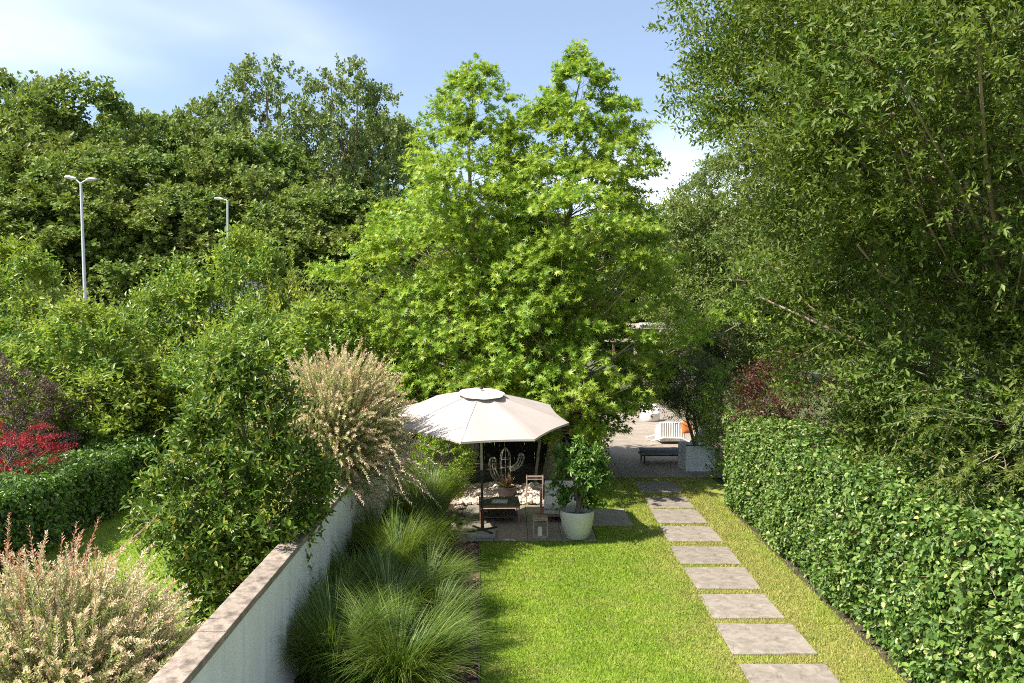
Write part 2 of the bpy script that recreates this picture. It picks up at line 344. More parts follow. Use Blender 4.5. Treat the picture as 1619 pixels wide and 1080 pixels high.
def tubes_np(A, B, Cc, ra, rb, sides=4, seg=3, taper=True):
    """n curved tubes through A -> B(control) -> Cc"""
    n = len(A); ts = np.linspace(0, 1, seg + 1)
    pts = ((1 - ts)[None, :, None] ** 2) * A[:, None] + (2 * ts * (1 - ts))[None, :, None] * B[:, None] + (ts ** 2)[None, :, None] * Cc[:, None]
    d = nrm(np.gradient(pts, axis=1)); ref = np.where(np.abs(d[..., 2:3]) > .9, np.array([1., 0, 0]), np.array([0, 0, 1.]))
    u = nrm(np.cross(d, ref)); v = np.cross(d, u)
    r = (ra[:, None] * (1 - ts) + rb[:, None] * ts)[..., None, None]
    a = np.linspace(0, 2 * np.pi, sides, endpoint=False)
    ring = pts[:, :, None] + r * (u[:, :, None] * np.cos(a)[None, None, :, None] + v[:, :, None] * np.sin(a)[None, None, :, None])
    idx = np.arange(n * (seg + 1) * sides).reshape(n, seg + 1, sides)
    q = np.stack([idx[:, :-1], np.roll(idx, -1, 2)[:, :-1], np.roll(idx, -1, 2)[:, 1:], idx[:, 1:]], -1).reshape(-1, 4)
    return ring.reshape(-1, 3), q
def join(parts):
    V = []; F = {}; n = 0
    for v, f in parts:
        V.append(v); F.setdefault(f.shape[1], []).append(f + n); n += len(v)
    return np.concatenate(V), [np.concatenate(x) for x in F.values()]
def tree_meshes(seed, prof, nc, cr, ntw, nlf, L, W, kind, top=(0, 0), trunk_r=.14, twl=.35, up=.35, out=.8, droop=.0, inner=.5, lump=.22,
                flat=.7, twig_wood=0, twig_r=.005, face=None, wmin=.12, nbr=420, branch_from=.0, lfreq=2.0, fork=1, wob=.12):
    """crown of leaves on twigs in clumps on boughs, inside the outline prof = [(height, radius)...]; returns (wood mesh, leaf mesh)"""
    g = np.random.default_rng(seed)
    zs = np.array([p[0] for p in prof]); rs = np.array([p[1] for p in prof]); H = zs[-1]
    zz = np.linspace(zs[0], zs[-1], 200); wgt = np.interp(zz, zs, rs) + wmin; cdf = np.cumsum(wgt) / wgt.sum()
    az = g.uniform(0, 2 * np.pi, nc * 3); z = np.interp(g.uniform(0, 1, nc * 3), cdf, zz)
    if face is not None:
        a0, keep = face; k = g.uniform(0, 1, nc * 3) < np.where(np.cos(az - a0) > -.15, 1, keep); az = az[k]; z = z[k]
    az = az[:nc]; z = z[:nc]; nc = len(az)
    ph = g.uniform(0, 6.28, 6)
    lob = 1 + lump * (np.sin(lfreq * az + ph[0] + z * 1.9 / max(cr, .3) * .3) * .5 + np.sin(3.1 * az + ph[1] - z * 1.3) * .4 + np.sin(5.3 * az + z * 2.7 + ph[2]) * .35)
    rr = np.interp(z, zs, rs) * lob * (inner + (1 - inner) * g.uniform(0, 1, nc) ** .6)
    rad = np.stack([np.cos(az), np.sin(az), np.zeros(nc)], 1)
    ax = np.stack([top[0] * (z / H) ** 1.3, top[1] * (z / H) ** 1.3, z], 1)
    Cn = ax + rad * rr[:, None]
    cs = cr * g.uniform(.65, 1.3, nc) * np.clip(np.interp(z, zs, rs) / (rs.max() * .45), .45, 1)
    # twigs
    ci = np.repeat(np.arange(nc), ntw); nt_ = len(ci)
    rad3 = nrm(rad[ci] * out + np.array([0, 0, 1.]) * up)
    rnd = g.normal(0, 1, (nt_, 3)); rnd[:, 2] *= flat
    Tb = Cn[ci] + nrm(rnd) * (cs[ci] * g.uniform(0, 1, nt_) ** .5)[:, None] * np.array([1, 1, flat])
    Td = nrm(rad3 + nrm(rnd) * .75)
    Tl = twl * g.uniform(.6, 1.3, nt_)
    # leaves along twigs
    ti = np.repeat(np.arange(nt_), nlf); n = len(ti)
    tt = np.tile((np.arange(nlf) + .6) / nlf, nt_) * g.uniform(.92, 1.05, n)
    Pb = Tb[ti] + Td[ti] * (Tl[ti] * tt)[:, None]; Pb[:, 2] -= droop * (tt ** 2) * Tl[ti]
    a = np.tile(np.arange(nlf) * 2.4, nt_) + g.uniform(0, 6.28, nt_)[ti]
    o1 = nrm(np.cross(Td, g.normal(0, 1, (nt_, 3)))); o2 = np.cross(Td, o1)
    side = o1[ti] * np.cos(a)[:, None] + o2[ti] * np.sin(a)[:, None]
    D = nrm(Td[ti] * .55 + side * .8 + np.array([0, 0, -1.]) * droop * .5)
    Nn = nrm(np.array([0, 0, 1.]) * .8 + rad[ci][ti] * .35 + g.normal(0, .45, (n, 3)))
    sc_ = g.uniform(.65, 1.25, n)
    lv, lf = leaves(Pb, D, Nn, L * sc_, W * sc_, kind)
    leaf = mesh_np('crown', lv, lf)
    # wood
    parts = []
    for fk in range(fork):
        kk = 7; tz = np.linspace(0, H * .93, kk); off = g.normal(0, wob, (kk, 2)); off[0] = 0
        sp = 0 if fork == 1 else .18 * rs.max()
        fx = sp * math.cos(fk * 2.4); fy = sp * math.sin(fk * 2.4)
        tp = np.stack([top[0] * (tz / H) ** 1.3 + off[:, 0] * np.minimum(tz, 1) + fx * tz / H * 2, top[1] * (tz / H) ** 1.3 + off[:, 1] * np.minimum(tz, 1) + fy * tz / H * 2, tz], 1)
        mb = MB(); rr_ = [trunk_r * (1.35 if i == 0 else 1.0) * (1 - .9 * i / (kk - 1)) for i in range(kk)]
        mb.tube([tuple(p) for p in tp], rr_, 10)
        v = np.concatenate(mb.V); f = np.array([q for q in mb.F if len(q) == 4]); parts.append((v, f))
    m = min(nc, nbr); sel = g.permutation(nc)[:m]
    zb = np.maximum(z[sel] - rr[sel] * g.uniform(.35, .8, m), branch_from * H + .05 * H * g.uniform(0, 1, m)); zb = np.minimum(zb, z[sel])
    A = np.stack([top[0] * (zb / H) ** 1.3, top[1] * (zb / H) ** 1.3, zb], 1); E = Cn[sel]
    B = (A + E) / 2 + np.stack([g.normal(0, .12, m) * rr[sel], g.normal(0, .12, m) * rr[sel], -.12 * rr[sel]], 1)
    br = trunk_r * .24 * np.clip(1 - zb / H, .15, 1) * g.uniform(.5, 1.2, m)
    parts.append(tubes_np(A, B, E, br, br * .25 + .002, 5, 4))
    if twig_wood:
        s2 = g.permutation(nt_)[:twig_wood]; A = Tb[s2] - Td[s2] * .12; E = Tb[s2] + Td[s2] * Tl[s2][:, None]; E[:, 2] -= droop * Tl[s2]
        parts.append(tubes_np(A, (A + E) / 2, E, np.full(len(s2), twig_r), np.full(len(s2), twig_r * .4), 3, 1))
    v, f = join(parts)
    return mesh_np('trunk', v, f, smooth=True), leaf
def plant(name, label, cat, loc, meshes, wood, leafm, group=None, rz=0, scale=1.0, crown='crown', trunk='trunk'):
    t = thing(name, label, cat, loc, rz, group); t.scale = (scale,) * 3
    link(trunk, meshes[0], wood, t); tag(link(crown, meshes[1], leafm, t), kind='stuff')
    return t

# ------------------------------------------------------------------ ground
def sheet(name, pts, z, mat, kind='structure', parent=None):
    V = [(x, y, z) for x, y in pts]; me = bpy.data.meshes.new(name); me.from_pydata(V, [], [tuple(range(len(V)))])
    me.polygons.foreach_set('use_smooth', [False]); o = link(name, me, mat, parent)
    if not parent: tag(o, kind=kind)
    return o
sheet('ground', [(-400, -60), (400, -60), (400, 700), (-400, 700)], -0.02, M['meadow'])
LE = lambda y: -0.04 * y                        # left edge of the lawn
HB = lambda y: 0.039 * y + 4.14                 # foot of the hedge
sheet('lawn', [(LE(3), 3), (HB(3) + .5, 3), (HB(21.1) + .4, 21.1), (1.0, 21.1), (1.0, 18.6), (LE(18.6), 18.6)], 0.0, M['lawn'])
sheet('neighbour_lawn', [(-2.4, 2), (-3.2, 22), (-9.8, 22), (-9.3, 2)], 0.0, M['lawn'])
sheet('planting_bed', [(-2.35, 3), (LE(3) - .03, 3), (LE(14.7) - .03, 14.7), (LE(14.7) - .4, 14.7), (-1.1, 21.0), (-3.1, 21)], -0.006, M['soil'])
sheet('tree_bed', [(-3.4, 19.8), (2.35, 19.8), (2.35, 25), (-3.4, 25)], -0.010, M['soil'])
sheet('hedge_soil_shade', [(HB(3) - .03, 3), (HB(3) + 2, 3), (HB(18) + 2, 18.1), (HB(18) - .03, 18.1)], .004, M['soil'])  # soil strip; its dark colour also stands in for shadow at the hedge foot
g0 = np.random.default_rng(5)
def blades(name, label, area, n, hmin, hmax, wd, avoid=None):
    x = g0.uniform(*area[0:2], n); y = g0.uniform(area[2] ** .5, area[3] ** .5, n) ** 2
    k = avoid(x, y); x = x[k]; y = y[k]; n = len(x)
    Pb = np.stack([x, y, np.zeros(n)], 1); D = nrm(np.stack([g0.normal(0, .45, n), g0.normal(0, .45, n), np.ones(n)], 1))
    Nn = g0.normal(0, 1, (n, 3)); s = g0.uniform(.7, 1.3, n)
    v, f = leaves(Pb, D, Nn, g0.uniform(hmin, hmax, n) * s, wd * s * (.6 + y / 14), 'tri')
    o = link(name, mesh_np(name, v, f), M['blade']); tag(o, label, 'grass', kind='stuff'); return o
STONES = [(8.0, 9.36 - .05), (9.60, 10.59), (10.82, 11.82), (12.05, 13.12), (13.33, 14.37), (14.75, 15.87), (16.13, 17.36), (17.50, 18.70), (19.15, 20.5)]
PL = lambda y: .0436 * y + 2.29
def lawn_ok(x, y):
    k = (x > LE(y)) & (x < HB(y) - .02 + g0.normal(0, .05, len(x)))
    u = x - .0436 * y; e = np.abs(g0.normal(0, .022, len(x)))
    for a, b in STONES: k &= ~((y > a + e) & (y < b - e) & (u > 2.30 + e) & (u < 3.29 - e))
    k &= ~((y > 14.8) & (y < 17.75) & (x < 1.63) & (x > -1)); k &= ~((y > 15.9) & (y < 17.4) & (x < 2.48) & (x > -1))
    k &= ~((y > 17.7) & (x < 1.55)); k &= ~((y > 19.8) & (x < 2.3))
    return k
blades('lawn_grass', 'mown bright green grass of the lawn between bed and hedge', (-.9, 5.2, 8.2, 21.1), 270000, .025, .05, .008, lawn_ok)
blades('neighbour_grass', 'mown grass of the neighbouring lawn left of the wall', (-9.6, -2.6, 9.5, 20), 42000, .03, .055, .013, lambda x, y: (x > -9.4) & (x < -2.35 - .04 * y))

# stepping stones
path = thing('garden_path', None, None); tag(path, kind='structure')
for i, (a, b) in enumerate(STONES):
    g = np.random.default_rng(90 + i); j = g.uniform(-.025, .025, 4)
    mb = MB(); V = [(PL(a) + j[0], a, -.03), (PL(a) + 1.01 + j[1], a + j[2], -.03), (PL(b) + 1.01 + j[1], b, -.03), (PL(b) + j[3], b + j[2], -.03)]
    V += [(x, y, .026 + g.uniform(-.009, .009)) for x, y, z in V]
    c = Vector(((PL(a) + PL(b)) / 2 + .5, (a + b) / 2, 0)); V = [(x - c.x, y - c.y, z) for x, y, z in V]
    mb.add(V, [(3, 2, 1, 0), (4, 5, 6, 7), (0, 1, 5, 4), (1, 2, 6, 5), (2, 3, 7, 6), (3, 0, 4, 7)])
    mb.build('stepping_stone', M['stone'], path, bevel=.008, loc=c)

# patio under the parasol
patio = sheet('patio', [(-1.0, 14.78), (1.62, 14.78), (1.62, 15.88), (2.47, 15.88), (2.47, 17.4), (1.62, 17.4), (1.62, 17.75), (-1.0, 17.75)], .006, M['joint'])
g = np.random.default_rng(3)
def tiles(parent, x0, x1, y0, y1, dx, dy, z, mat, inside=lambda x, y: True, skew=0.0, th=.03, jit=.002, gap=.008):
    nx = int((x1 - x0) / dx + .01); ny = int((y1 - y0) / dy + .01); mb = MB().box(-dx / 2 + gap / 2, dx / 2 - gap / 2, -dy / 2 + gap / 2, dy / 2 - gap / 2, -th, 0)
    o0 = None
    for iy in range(ny):
        for ix in range(nx):
            cx = x0 + (ix + .5) * dx; cy = y0 + (iy + .5) * dy
            if not inside(cx, cy): continue
            l = (cx + skew * cy, cy, z + g.uniform(-jit, jit))
            if o0 is None: o0 = mb.build('paving_slab', mat, parent, bevel=.004, seg=1, loc=l)
            else:
                o = o0.copy(); C.objects.link(o); o.location = l
tiles(patio, -1.0, 1.6, 14.8, 17.75, .65, .59, .03, M['patio'])
tiles(patio, 1.62, 2.47, 15.9, 17.4, .85, .75, .03, M['stone'])
terr = sheet('terrace', [(1.6, 21.12), (6.6, 21.12), (8.2, 44), (2.6, 44)], .006, M['joint'])
tiles(terr, 1.0, 6.0, 21.14, 44, 1.0, 1.0, .035, M['terrace'], skew=.0436, th=.028)

# bed edging, pebbles and bark chips
ed = MB(); ed.box(-.012, .012, -5.9, 5.9, -.05, .035, Matrix.Rotation(-math.atan(-.04) * -1 * -1, 4, 'Z'))
eo = ed.build('bed_edging', M['fascia'], None, loc=(LE(8.8) - .02, 8.8, 0)); eo.rotation_euler.z = 0
tag(eo, 'thin brown edging strip between lawn and grass bed', 'edging')
def pebbles(name, label, n, xy, rmin, rmax, mat, flat=.6, cat='pebbles', stack=0):
    x, y = xy(n); n = len(x); ph = (1 + 5 ** .5) / 2
    base = nrm(np.array([(-1, ph, 0), (1, ph, 0), (-1, -ph, 0), (1, -ph, 0), (0, -1, ph), (0, 1, ph), (0, -1, -ph), (0, 1, -ph), (ph, 0, -1), (ph, 0, 1), (-ph, 0, -1), (-ph, 0, 1)], float))
    IF = np.array([(0, 11, 5), (0, 5, 1), (0, 1, 7), (0, 7, 10), (0, 10, 11), (1, 5, 9), (5, 11, 4), (11, 10, 2), (10, 7, 6), (7, 1, 8), (3, 9, 4), (3, 4, 2), (3, 2, 6), (3, 6, 8), (3, 8, 9), (4, 9, 5), (2, 4, 11), (6, 2, 10), (8, 6, 7), (9, 8, 1)])
    r = g0.uniform(rmin, rmax, n); s = g0.uniform(.7, 1.2, (n, 3)); s[:, 2] *= flat; a = g0.uniform(0, 6.28, n)
    B = base[None] * (1 + g0.uniform(-.14, .14, (n, 12, 1))) * s[:, None] * r[:, None, None]
    ca, sa = np.cos(a)[:, None], np.sin(a)[:, None]
    V = np.stack([B[..., 0] * ca - B[..., 1] * sa + x[:, None], B[..., 0] * sa + B[..., 1] * ca + y[:, None], B[..., 2] + (r * s[:, 2] * .6)[:, None] + g0.uniform(0, stack, n)[:, None] + .0], -1)
    F = (np.arange(n)[:, None, None] * 12 + IF[None]).reshape(-1, 3)
    o = link(name, mesh_np(name, V.reshape(-1, 3), F, smooth=False), mat); tag(o, label, cat, kind='stuff'); return o
pebbles('pebble_bed', 'pale pink and white cobbles behind the patio', 900, lambda n: (g0.uniform(-1.35, 1.3, n), g0.uniform(17.8, 19.9, n)), .05, .11, M['pebble'], .7, stack=.05)
pebbles('bark_chips', 'reddish chips scattered along the edge of the grass bed', 1600, lambda n: (lambda y: (LE(y) - g0.uniform(.04, .5, n) ** 1.0, y))(g0.uniform(8.5, 15, n)), .012, .032, M['chip'], .4)
pebbles('loose_cobbles', 'few pale cobbles beside the parasol base', 26, lambda n: (g0.uniform(-1.25, -.85, n), g0.uniform(14.9, 17.6, n)), .04, .09, M['pebble'], .7)

# ------------------------------------------------------------------ garden wall
wx = lambda y, d: -0.04 * y - .84 * d
wall = thing('garden_wall', 'long white rendered garden wall with weathered stone coping', 'wall', (-2.10, 0, 0))
ang = math.atan(.04)
Mw = Matrix.Rotation(ang, 4, 'Z')
mb = MB(); mb.box(-.23, -.02, 2.5, 19.5, -.05, 1.43, Mw); mb.build('wall_panel', M['render'], wall)
cp = MB().box(-.125, .125, -.493, .493, -.035, .035); c0 = None
for i in range(17):
    p = Mw @ Vector((-.125, 3.0 + i, 1.468 + .002 * math.sin(i * 2.1)))
    if c0 is None: c0 = cp.build('coping_stone', M['coping'], wall, bevel=.008, loc=p)
    else: c0_ = c0.copy(); C.objects.link(c0_); c0_.location = p
    (c0 if i == 0 else c0_).rotation_euler.z = ang + .004 * math.sin(i * 3.7)

# ------------------------------------------------------------------ hedges
def hedge(name, label, foot, y0, y1, depth, h, n, L, W, mat, seed, side=1, kind='oval', core_in=.2, faces=('front', 'top', 'end')):
    """foot(y) = x of the near-side foot; side=+1 body lies to +x"""
    g = np.random.default_rng(seed)
    t = thing(name, label, 'hedge', (foot((y0 + y1) / 2) + side * depth / 2, (y0 + y1) / 2, 0)); ox, oy = t.location.x, t.location.y
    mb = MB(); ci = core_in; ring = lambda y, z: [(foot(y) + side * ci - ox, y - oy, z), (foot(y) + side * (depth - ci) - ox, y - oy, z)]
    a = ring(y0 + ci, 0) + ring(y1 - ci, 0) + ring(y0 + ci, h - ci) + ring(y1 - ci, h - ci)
    mb.add(a, [(0, 1, 3, 2), (4, 6, 7, 5), (0, 2, 6, 4), (1, 5, 7, 3), (0, 4, 5, 1), (2, 3, 7, 6)]); mb.build('dark_core', M['core'], t)  # solid dark box added inside the hedge so nothing shows through the leaves
    area = {'front': (y1 - y0) * h, 'top': (y1 - y0) * depth, 'end': depth * h * 1.2, 'near': depth * h}; tot = sum(area[f] for f in faces)
    Ps = []; Ns = []
    for f in faces:
        k = int(n * area[f] / tot); u = g.uniform(0, 1, k); v = g.uniform(0, 1, k)
        if f == 'front': y = y0 + u * (y1 - y0); z = v ** .92 * h; x = foot(y); nn = np.tile([-side, 0, .25], (k, 1))
        elif f == 'top': y = y0 + u * (y1 - y0); x = foot(y) + side * v * depth; z = np.full(k, h); nn = np.tile([0, 0, 1.], (k, 1))
        else:
            y = np.full(k, y1 if f == 'end' else y0) ; x = foot(y) + side * u * depth; z = v * h; nn = np.tile([0, 1. if f == 'end' else -1., .2], (k, 1))
        bulge = .055 * np.sin(y * 2.3 + z * 1.7) + .05 * np.sin(y * 5.1 - z * 4.0 + x * 3) + .035 * np.sin(y * 11 + z * 9)
        under = np.where((z < .18) & (f == 'front'), (.18 - z) * .9, 0)
        dep = -g.uniform(0, 1, k) ** 1.5 * .24 + bulge + np.where(g.uniform(0, 1, k) < .03, g.uniform(0, .14, k), 0)
        Pp = np.stack([x, y, z], 1) + nrm(nn.astype(float)) * dep[:, None]
        if f == 'front': Pp[:, 0] += side * under; Pp[:, 0] += side * np.clip(z - (h - .12), 0, .12) * .6
        Ps.append(Pp); Ns.append(nn)
    Pb = np.concatenate(Ps); Nn0 = nrm(np.concatenate(Ns).astype(float)); n = len(Pb)
    Nn = nrm(Nn0 * .7 + np.array([0, 0, .4]) + g.normal(0, .75, (n, 3)))
    D = nrm(np.cross(Nn, g.normal(0, 1, (n, 3))) + Nn0 * .35 + np.array([0, 0, -.35]))
    s = g.uniform(.55, 1.3, n); v, f = leaves(Pb - np.array([ox, oy, 0]), D, Nn, L * s, W * s, kind)
    tag(link('foliage', mesh_np('foliage', v, f), mat, t), kind='stuff')
    m = 240; i = g.integers(0, n, m); A = Pb[i] - np.array([ox, oy, 0]) - Nn0[i] * .08; E = A + nrm(Nn0[i] + g.normal(0, .5, (m, 3))) * g.uniform(.15, .3, m)[:, None]
    v, f = tubes_np(A, (A + E) / 2, E, np.full(m, .004), np.full(m, .002), 3, 1)
    tag(link('shoots', mesh_np('shoots', v, f), M['twig'], t), kind='stuff')
    return t
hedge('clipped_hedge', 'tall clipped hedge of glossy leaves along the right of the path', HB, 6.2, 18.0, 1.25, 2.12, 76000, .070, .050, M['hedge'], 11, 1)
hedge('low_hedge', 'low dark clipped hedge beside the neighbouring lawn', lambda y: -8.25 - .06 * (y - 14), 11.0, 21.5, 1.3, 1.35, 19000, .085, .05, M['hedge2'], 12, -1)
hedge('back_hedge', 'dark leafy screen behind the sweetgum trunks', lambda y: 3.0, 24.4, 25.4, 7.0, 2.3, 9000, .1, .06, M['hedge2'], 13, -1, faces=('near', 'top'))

# ------------------------------------------------------------------ sweetgum trees
fc = R(-90)
prof1 = [(1.5, 1.5), (2.2, 2.6), (3.5, 2.8), (5.2, 2.65), (6.6, 2.35), (7.6, 1.8), (8.8, 1.35), (9.8, .95), (10.6, .5), (11.15, .08)]
prof2 = [(1.3, 1.8), (2.0, 3.1), (3.4, 3.6), (5.0, 3.15), (6.8, 2.6), (8.0, 2.1), (9.2, 1.5), (10.1, .95), (11.0, .5), (11.6, .08)]
sg = dict(wmin=.55, cr=.38, ntw=11, nlf=9, L=.145, W=.145, kind='star', trunk_r=.15, twl=.42, up=.5, out=.75, droop=.35, inner=.45, lump=.40, flat=.55, face=(fc, .5), branch_from=.16, lfreq=3.0)
plant('sweetgum_tree', 'bright green star-leaved tree with pointed top, the left one behind the parasol', 'tree', (X_at(731, 21), 21.0, 0),
      tree_meshes(21, prof1, 430, top=(.35, .3), **sg), M['bark_gum'], M['sweetgum'], 'pair of sweetgum trees')
plant('sweetgum_tree', 'taller bright green star-leaved tree, the right one, beside the terrace', 'tree', (X_at(868, 21), 21.1, 0),
      tree_meshes(22, prof2, 520, top=(.95, .4), **sg), M['bark_gum'], M['sweetgum'], 'pair of sweetgum trees')
st = thing('tree_stake', 'leaning timber stake strapped to the right sweetgum trunk', 'stake', (X_at(846, 20.6), 20.6, 0))
MB().tube([(0, 0, 0), (.24, .25, 2.0)], .04, 8).build('pole', M['bark_gum'], st)
MB().tube([(.12, .2, 1.25), (.52, .33, 1.28)], .02, 6).build('strap', M['dark_metal'], st)

# ------------------------------------------------------------------ big right tree and its neighbours
profo = [(1.3, 1.6), (2.3, 2.65), (3.6, 3.1), (5.2, 3.6), (6.6, 4.3), (8.4, 4.6), (10.2, 4.2), (12, 3.2), (13.6, 1.6), (14.3, .4)]
plant('willow_oak_tree', 'huge narrow-leaved tree rising behind the clipped hedge', 'tree', (7.7, 11.7, 0),
      tree_meshes(31, profo, 2350, .38, 13, 11, .104, .040, 'fold', trunk_r=.26, twl=.42, up=.35, out=.8, droop=.12, inner=.52, lump=.24, flat=.8, twig_wood=2500, twig_r=.005, face=(R(-125), .3), branch_from=.12, lfreq=3.0), M['twig'], M['oak'])
profp = [(2.0, 1.3), (3.2, 2.4), (4.8, 2.8), (6.8, 2.7), (8.6, 2.0), (10.1, .7)]
plant('pale_tree', 'greyish green bushy tree between the sweetgum and the huge tree', 'tree', (X_at(1175, 27), 27.2, 0),
      tree_meshes(32, profp, 620, .36, 12, 10, .135, .055, 'fold', trunk_r=.14, twl=.42, up=.3, droop=.15, inner=.55, lump=.32, twig_wood=1200, face=(R(-110), .3)), M['twig'], M['pale'])
plant('dark_red_shrub', 'dark red leaved shrub showing above the clipped hedge', 'shrub', (6.1, 17.0, 0),
      tree_meshes(33, [(1.0, .7), (2.0, 1.3), (3.0, 1.1), (3.5, .3)], 140, .25, 10, 9, .07, .03, 'fold', trunk_r=.05, twl=.2), M['bark'], M['rust'])
plant('conifer_column', 'narrow almost black columnar conifer at the end of the hedge', 'conifer', (X_at(1126, 24.5), 24.5, 0),
      tree_meshes(34, [(.1, .30), (1.5, .36), (3.0, .26), (3.8, .05)], 170, .16, 9, 8, .07, .02, 'fold', trunk_r=.05, twl=.16, up=1), M['bark'], M['dark_conifer'])
plant('leafy_shrub', 'green shrub filling the gap behind the clipped hedge', 'shrub', (5.9, 20.5, 0),
      tree_meshes(35, [(.2, .6), (1.2, 1.0), (2.2, 1.1), (3.0, .5)], 130, .25, 9, 9, .08, .035, 'fold', trunk_r=.05, twl=.25), M['bark'], M['shrub'])

# ------------------------------------------------------------------ woodland far behind
gA = [tree_meshes(40 + i, [(3, 3.2), (7, 5.2), (12, 5.6), (16, 5.0), (19, 3.4), (20.5, 1.0)], 420, .85, 12, 9, .34, .26, 'fold', nbr=130, trunk_r=.35, twl=.8, up=.35, inner=.6, lump=.40, face=(fc, .25), lfreq=3.0, branch_from=.15) for i in range(3)]
gB = [tree_meshes(50 + i, [(5, 2.4), (9, 4.6), (13, 5.4), (17, 5.2), (20, 3.8), (22, 1.2)], 230, .85, 10, 9, .30, .22, 'fold', nbr=220, trunk_r=.32, twl=.75, up=.5, inner=.35, lump=.30, fork=3, branch_from=.12) for i in range(2)]
forest = [  # px, top y, variant, Y, width factor, label
    (5, 128, 'A0', 66, .95, 'dark woodland tree at the far left edge of the skyline'),
    (125, 138, 'A1', 58, 1.0, 'dense round-topped dark green tree behind the twin-headed street lamp'),
    (215, 185, 'A2', 66, .8, 'rounded dark tree left of the dip in the skyline'),
    (285, 195, 'A0', 70, .8, 'lowest dark tree of the skyline, in its dip'),
    (335, 170, 'A1', 68, .7, 'small-topped tree left of the tall open crowns'),
    (425, 98, 'B0', 62, .92, 'tall open-crowned olive tree with bare boughs, the left of two'),
    (545, 105, 'B1', 62, .90, 'tall open-crowned olive tree with bare boughs, the right of two'),
    (610, 190, 'A2', 70, .7, 'dark tree at the right end of the woodland skyline'),
    (40, 320, 'A2', 50, .85, 'lower dark tree left of the twin-headed street lamp'),
    (190, 240, 'A1', 52, .95, 'lower dark tree between the two street lamps'),
    (300, 300, 'A0', 50, .75, 'lower dark tree just left of the single-headed street lamp'),
    (400, 225, 'A2', 55, .9, 'lower dark tree just right of the single-headed street lamp'),
    (510, 300, 'A1', 50, .8, 'lower olive tree under the tall open crowns'),
    (610, 320, 'A0', 50, .75, 'lower dark tree touching the left sweetgum'),
    (720, 340, 'A1', 60, .8, 'dark tree hidden behind the left sweetgum'),
    (860, 340, 'A2', 62, .8, 'dark tree hidden behind the gap of the sweetgums'),
    (985, 330, 'A0', 60, .8, 'dark tree behind the right sweetgum'),
    (1075, 325, 'A2', 58, .75, 'dark tree in the gap above the flat-roofed outbuilding'),
    (1190, 300, 'A1', 62, .8, 'dark tree behind the pale bushy tree'),
    (1330, 280, 'A0', 60, .9, 'dark tree far behind the huge tree'),
    (1480, 260, 'A2', 60, .9, 'dark tree farthest right of the woodland'),
    (1500, -330, 'A1', 27, .82, 'tall dark tree close behind the huge narrow-leaved tree'),
    (1800, -330, 'A0', 25, .85, 'tall dark tree at the right edge behind the huge narrow-leaved tree'),
]
seen = {}
def inst_tree(name, label, cat, loc, meshes, wood, leafm, scale, rz, group):
    t = thing(name, label, cat, loc, rz, group); t.scale = scale
    link('trunk', meshes[0], wood, t); tag(link('crown', meshes[1], leafm, t), kind='stuff'); return t
for i, (px, ty, v, Y, wf, lab) in enumerate(forest):
    ms = (gA if v[0] == 'A' else gB)[int(v[1])]; H0 = 20.5 if v[0] == 'A' else 22
    h = Z_at(ty, Y); s = h / H0
    inst_tree('woodland_tree', lab, 'tree', (X_at(px, Y), Y, -.1), ms, M['bark'], M['forest'] if v[0] == 'A' else M['forest2'], (wf, wf, s), (0 if v[0] == 'A' else i) + .25 * math.sin(i * 5), 'woodland trees behind the gardens')

# ------------------------------------------------------------------ single shrubs
plant('laurel_bush', 'large glossy dark green laurel standing against the white wall', 'shrub', (-3.32, 9.8, 0),
      tree_meshes(71, [(.1, .5), (.8, .6), (1.3, .78), (1.8, 1.0), (2.5, .75), (3.2, .40), (3.75, .12)], 330, .17, 10, 9, .092, .034, 'oval', trunk_r=.06, twl=.22, up=.6, inner=.5, lump=.25, face=(R(-75), .5), fork=3, twig_wood=1200, twig_r=.003), M['bark'], M['laurel'])
plant('purple_shrub', 'dusky purple-brown shrub at the left edge', 'shrub', (X_at(8, 17.5), 17.5, 0),
      tree_meshes(72, [(.2, .7), (1.2, 1.1), (2.2, 1.15), (3.0, .7), (3.3, .2)], 220, .22, 10, 10, .05, .032, 'fold', trunk_r=.05, twl=.2), M['bark'], M['plum'])
plant('red_maple', 'low crimson leaved maple behind the low hedge', 'shrub', (X_at(16, 15.3), 15.3, 0),
      tree_meshes(73, [(.6, .5), (1.2, .72), (1.75, .78), (2.15, .35)], 80, .15, 10, 10, .055, .022, 'fold', trunk_r=.05, twl=.2, up=.15, flat=.4), M['bark'], M['maple'])
plant('lime_shrub', 'small yellow-green shrub in the bed behind the fountain grass', 'shrub', (X_at(700, 18.5), 18.5, 0),
      tree_meshes(74, [(.1, .4), (.7, .6), (1.4, .5), (1.8, .1)], 110, .14, 9, 9, .055, .026, 'fold', trunk_r=.03, twl=.16), M['bark'], M['sweetgum'])

